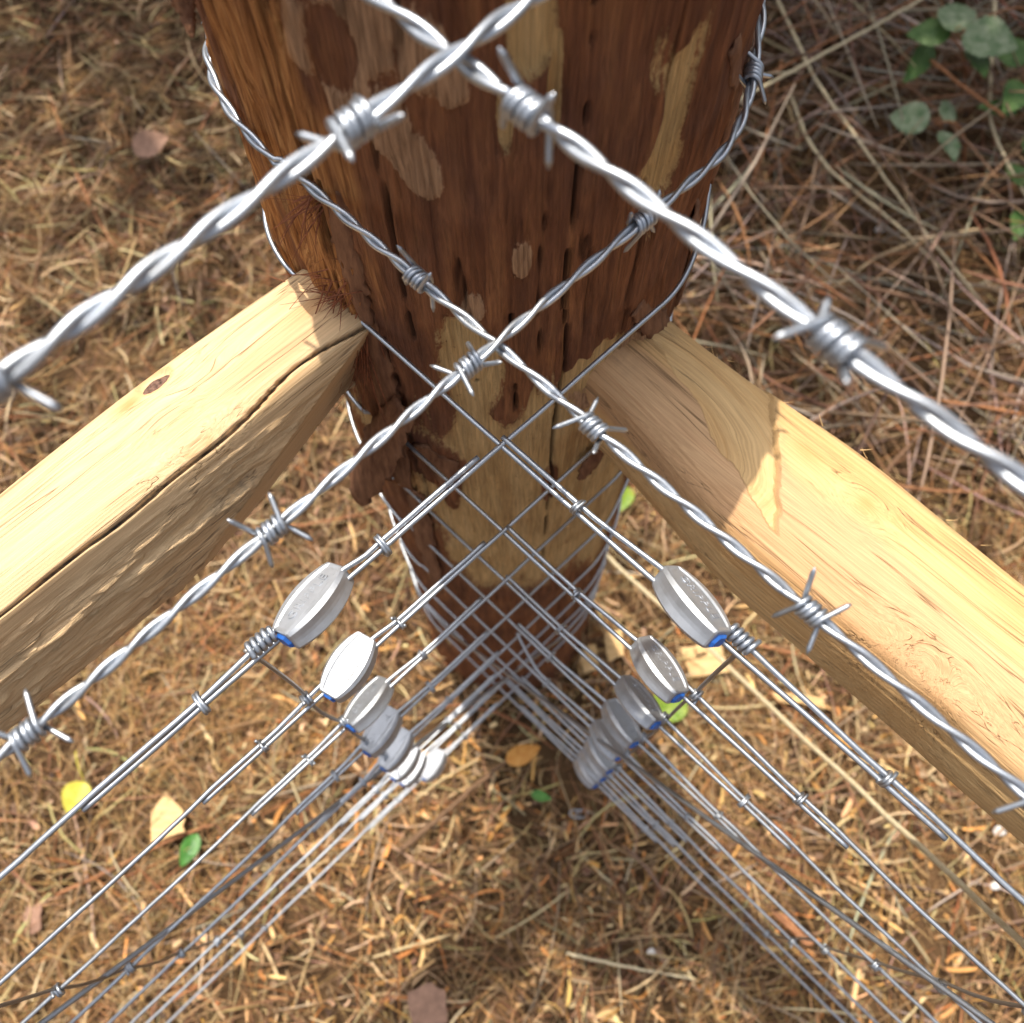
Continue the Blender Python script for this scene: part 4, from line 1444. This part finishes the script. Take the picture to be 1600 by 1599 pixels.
MB = [M_BRAMBLE, M_BRAMBLE2]
bramble('bramble sprig with large pale dusty leaves at the top right corner', on_z(1640, 60, 0), on_z(1500, 50, .26), [
    lf(1492, 48, .27, 1.3, .085, .75, (-.2, -.3, 1), 1), lf(1505, 55, .27, -.4, .095, .8, (.2, -.4, 1), 1), lf(1486, 52, .25, 2.9, .075, .62, (0, -.5, 1), 0), lf(1512, 78, .24, -1.3, .07, .7, (.3, -.2, 1), 0)], 1, MB)
bramble('bramble sprig with a long green pointed leaf left of the pale leaves', on_z(1500, 180, 0), on_z(1462, 62, .2), [
    lf(1458, 66, .2, -2.2, .10, .42, (.3, -.5, 1), 0), lf(1470, 60, .2, 2.4, .06, .6, (0, -.3, 1), 0)], 2, MB)
bramble('bramble sprig with three small dusty leaves above the right rail', on_z(1500, 290, 0), on_z(1460, 195, .16), [
    lf(1452, 190, .16, 2.7, .072, .8, (-.2, -.5, 1), 1), lf(1472, 185, .16, .9, .058, .7, (.3, -.3, 1), 1), lf(1472, 205, .15, -1.4, .072, .55, (.2, -.3, 1), 1)], 3, MB)
bramble('bramble sprig with green leaves cut by the right edge of the picture', on_z(1660, 260, 0), on_z(1610, 110, .2), [
    lf(1605, 95, .21, 2.6, .07, .75, (-.2, -.3, 1), 0), lf(1600, 130, .2, -2.2, .075, .7, (0, -.4, 1), 0), lf(1590, 175, .16, 3.0, .075, .4, (0, -.4, 1), 0), lf(1605, 210, .12, -1.2, .08, .6, (0, -.2, 1), 0)], 4, MB)
bramble('bramble sprig with dark leaves low at the right edge', on_z(1680, 420, 0), on_z(1605, 310, .1), [
    lf(1602, 290, .1, 2.0, .06, .6, (0, -.2, 1), 0), lf(1600, 330, .1, -2.0, .07, .6, (0, -.2, 1), 0)], 5, MB)


# ------------------------------------------------------------------ unseen scrub added to darken the low sky the metal reflects
def unseen_thicket():
    rg_ = np.random.default_rng(900)
    n = 16000
    a_ = rg_.uniform(-.45, 1.5 * math.pi - .6, n)
    a_ = rg_.uniform(math.radians(-35), math.radians(215), n)
    lump = fbm(a_ * 6 + 10, a_ * 0 + 3, 910)
    r_ = 4.2 + rg_.normal(0, .45, n) + lump * 1.2
    z_ = rg_.uniform(0, 1, n) ** .8 * (1.6 + 1.6 * lump)
    C = np.stack([r_ * np.cos(a_), r_ * np.sin(a_), z_], -1)
    d1 = rg_.normal(0, 1, (n, 3)); d1 /= np.linalg.norm(d1, axis=1)[:, None]
    d2 = np.cross(d1, rg_.normal(0, 1, (n, 3))); d2 /= np.linalg.norm(d2, axis=1)[:, None]
    L = rg_.uniform(.05, .11, n)[:, None]
    V = np.stack([C - d1 * L, C + d2 * L * .55, C + d1 * L, C - d2 * L * .55], 1).reshape(-1, 3)
    c = np.array([(.05, .10, .025), (.07, .12, .03), (.10, .13, .05), (.16, .11, .06)])[rg_.integers(0, 4, n)] * rg_.uniform(.7, 1.2, (n, 1))
    CA = np.repeat(np.concatenate([c, np.ones((n, 1))], 1), 4, 0)
    o = link_mesh('unseen_thicket', V, np.arange(n * 4).reshape(-1, 4), M_LITTER, None, False, {'tint': ('FLOAT_COLOR', CA)})
    tag(o, 'dark green scrub thicket added to darken what the metal reflects', 'unseen_thicket', kind='stuff')


unseen_thicket()


# ------------------------------------------------------------------ unseen tree added to dapple shade on the ground behind the post
def shade_tree():
    rg_ = np.random.default_rng(77)
    base = np.array([.55, 3.6, 0.0])
    e = thing('added_shade_tree', 'unseen leafy tree added beyond the post to shade the litter behind it', 'tree', tuple(base))
    limbs = [(np.array([base, base + [.02, -.05, 1.2], base + [-.05, -.15, 2.4], base + [-.05, -.3, 3.6]]), .11, .05)]
    tips = []
    for k in range(15):
        a_ = k * 2.4
        h = 1.9 + .12 * k
        st = base + np.array([-.03, -.12, h])
        L = rg_.uniform(1.1, 1.9)
        dv = np.array([math.cos(a_), math.sin(a_), rg_.uniform(.1, .45)])
        P = np.array([st, st + dv * L * .5 + [0, 0, .05], st + dv * L + [0, 0, -.05]])
        limbs.append((P, .035, .008)); tips.append((st, dv, L))
    for k, (P, r0, r1) in enumerate(limbs):
        t_in = np.linspace(0, 1, len(P)); t_o = np.linspace(0, 1, 14)
        Q_ = np.stack([np.interp(t_o, t_in, P[:, c]) for c in range(3)], -1)
        tube_obj('trunk' if k == 0 else 'limb', Q_, np.linspace(r0, r1, 14), M_STICK, e, 9)
    C = []
    for st, dv, L in tips:
        m = 420
        t = rg_.uniform(.25, 1.08, m)[:, None]
        C.append(st + dv * L * t + rg_.normal(0, .17, (m, 3)) * (0.6 + .6 * t))
    # low spray set out over the brambles to shade the ground
    for cx, cy, cz, rx, n in ((-.55, 2.2, 2.55, .55, 800), (.35, 2.05, 2.6, .55, 1100), (.95, 2.1, 2.4, .5, 1200), (-1.2, 2.4, 2.7, .5, 650), (1.3, 1.7, 2.2, .4, 650)):
        C.append(np.array([cx, cy, cz]) + rg_.normal(0, 1, (n, 3)) * [rx * .5, .34, .16])
        st = base + np.array([-.03, -.12, 2.3]); en = np.array([cx, cy, cz])
        t = np.linspace(0, 1, 10)[:, None]
        tube_obj('limb', st * (1 - t) + en * t + np.array([0, 0, .18]) * np.sin(t * math.pi), np.linspace(.03, .006, 10), M_STICK, e, 8)
    C = np.vstack(C)
    n = len(C)
    d1 = rg_.normal(0, 1, (n, 3)) * [1, 1, .35]; d1 /= np.linalg.norm(d1, axis=1)[:, None]
    d2 = np.cross(d1, rg_.normal(0, .35, (n, 3)) + [0, 0, 1.0]); d2 /= np.linalg.norm(d2, axis=1)[:, None]
    L = rg_.uniform(.035, .07, n)[:, None]
    V = np.stack([C - d1 * L, C - d1 * L * .2 + d2 * L * .5, C + d1 * L, C - d1 * L * .2 - d2 * L * .5], 1).reshape(-1, 3)
    c = np.array([(.05, .11, .025), (.07, .14, .03), (.09, .15, .04)])[rg_.integers(0, 3, n)] * rg_.uniform(.8, 1.2, (n, 1))
    CA = np.repeat(np.concatenate([c, np.ones((n, 1))], 1), 4, 0)
    o = link_mesh('crown', V, np.arange(n * 4).reshape(-1, 4), M_LITTER, e, False, {'tint': ('FLOAT_COLOR', CA)})
    o['kind'] = 'stuff'


shade_tree()
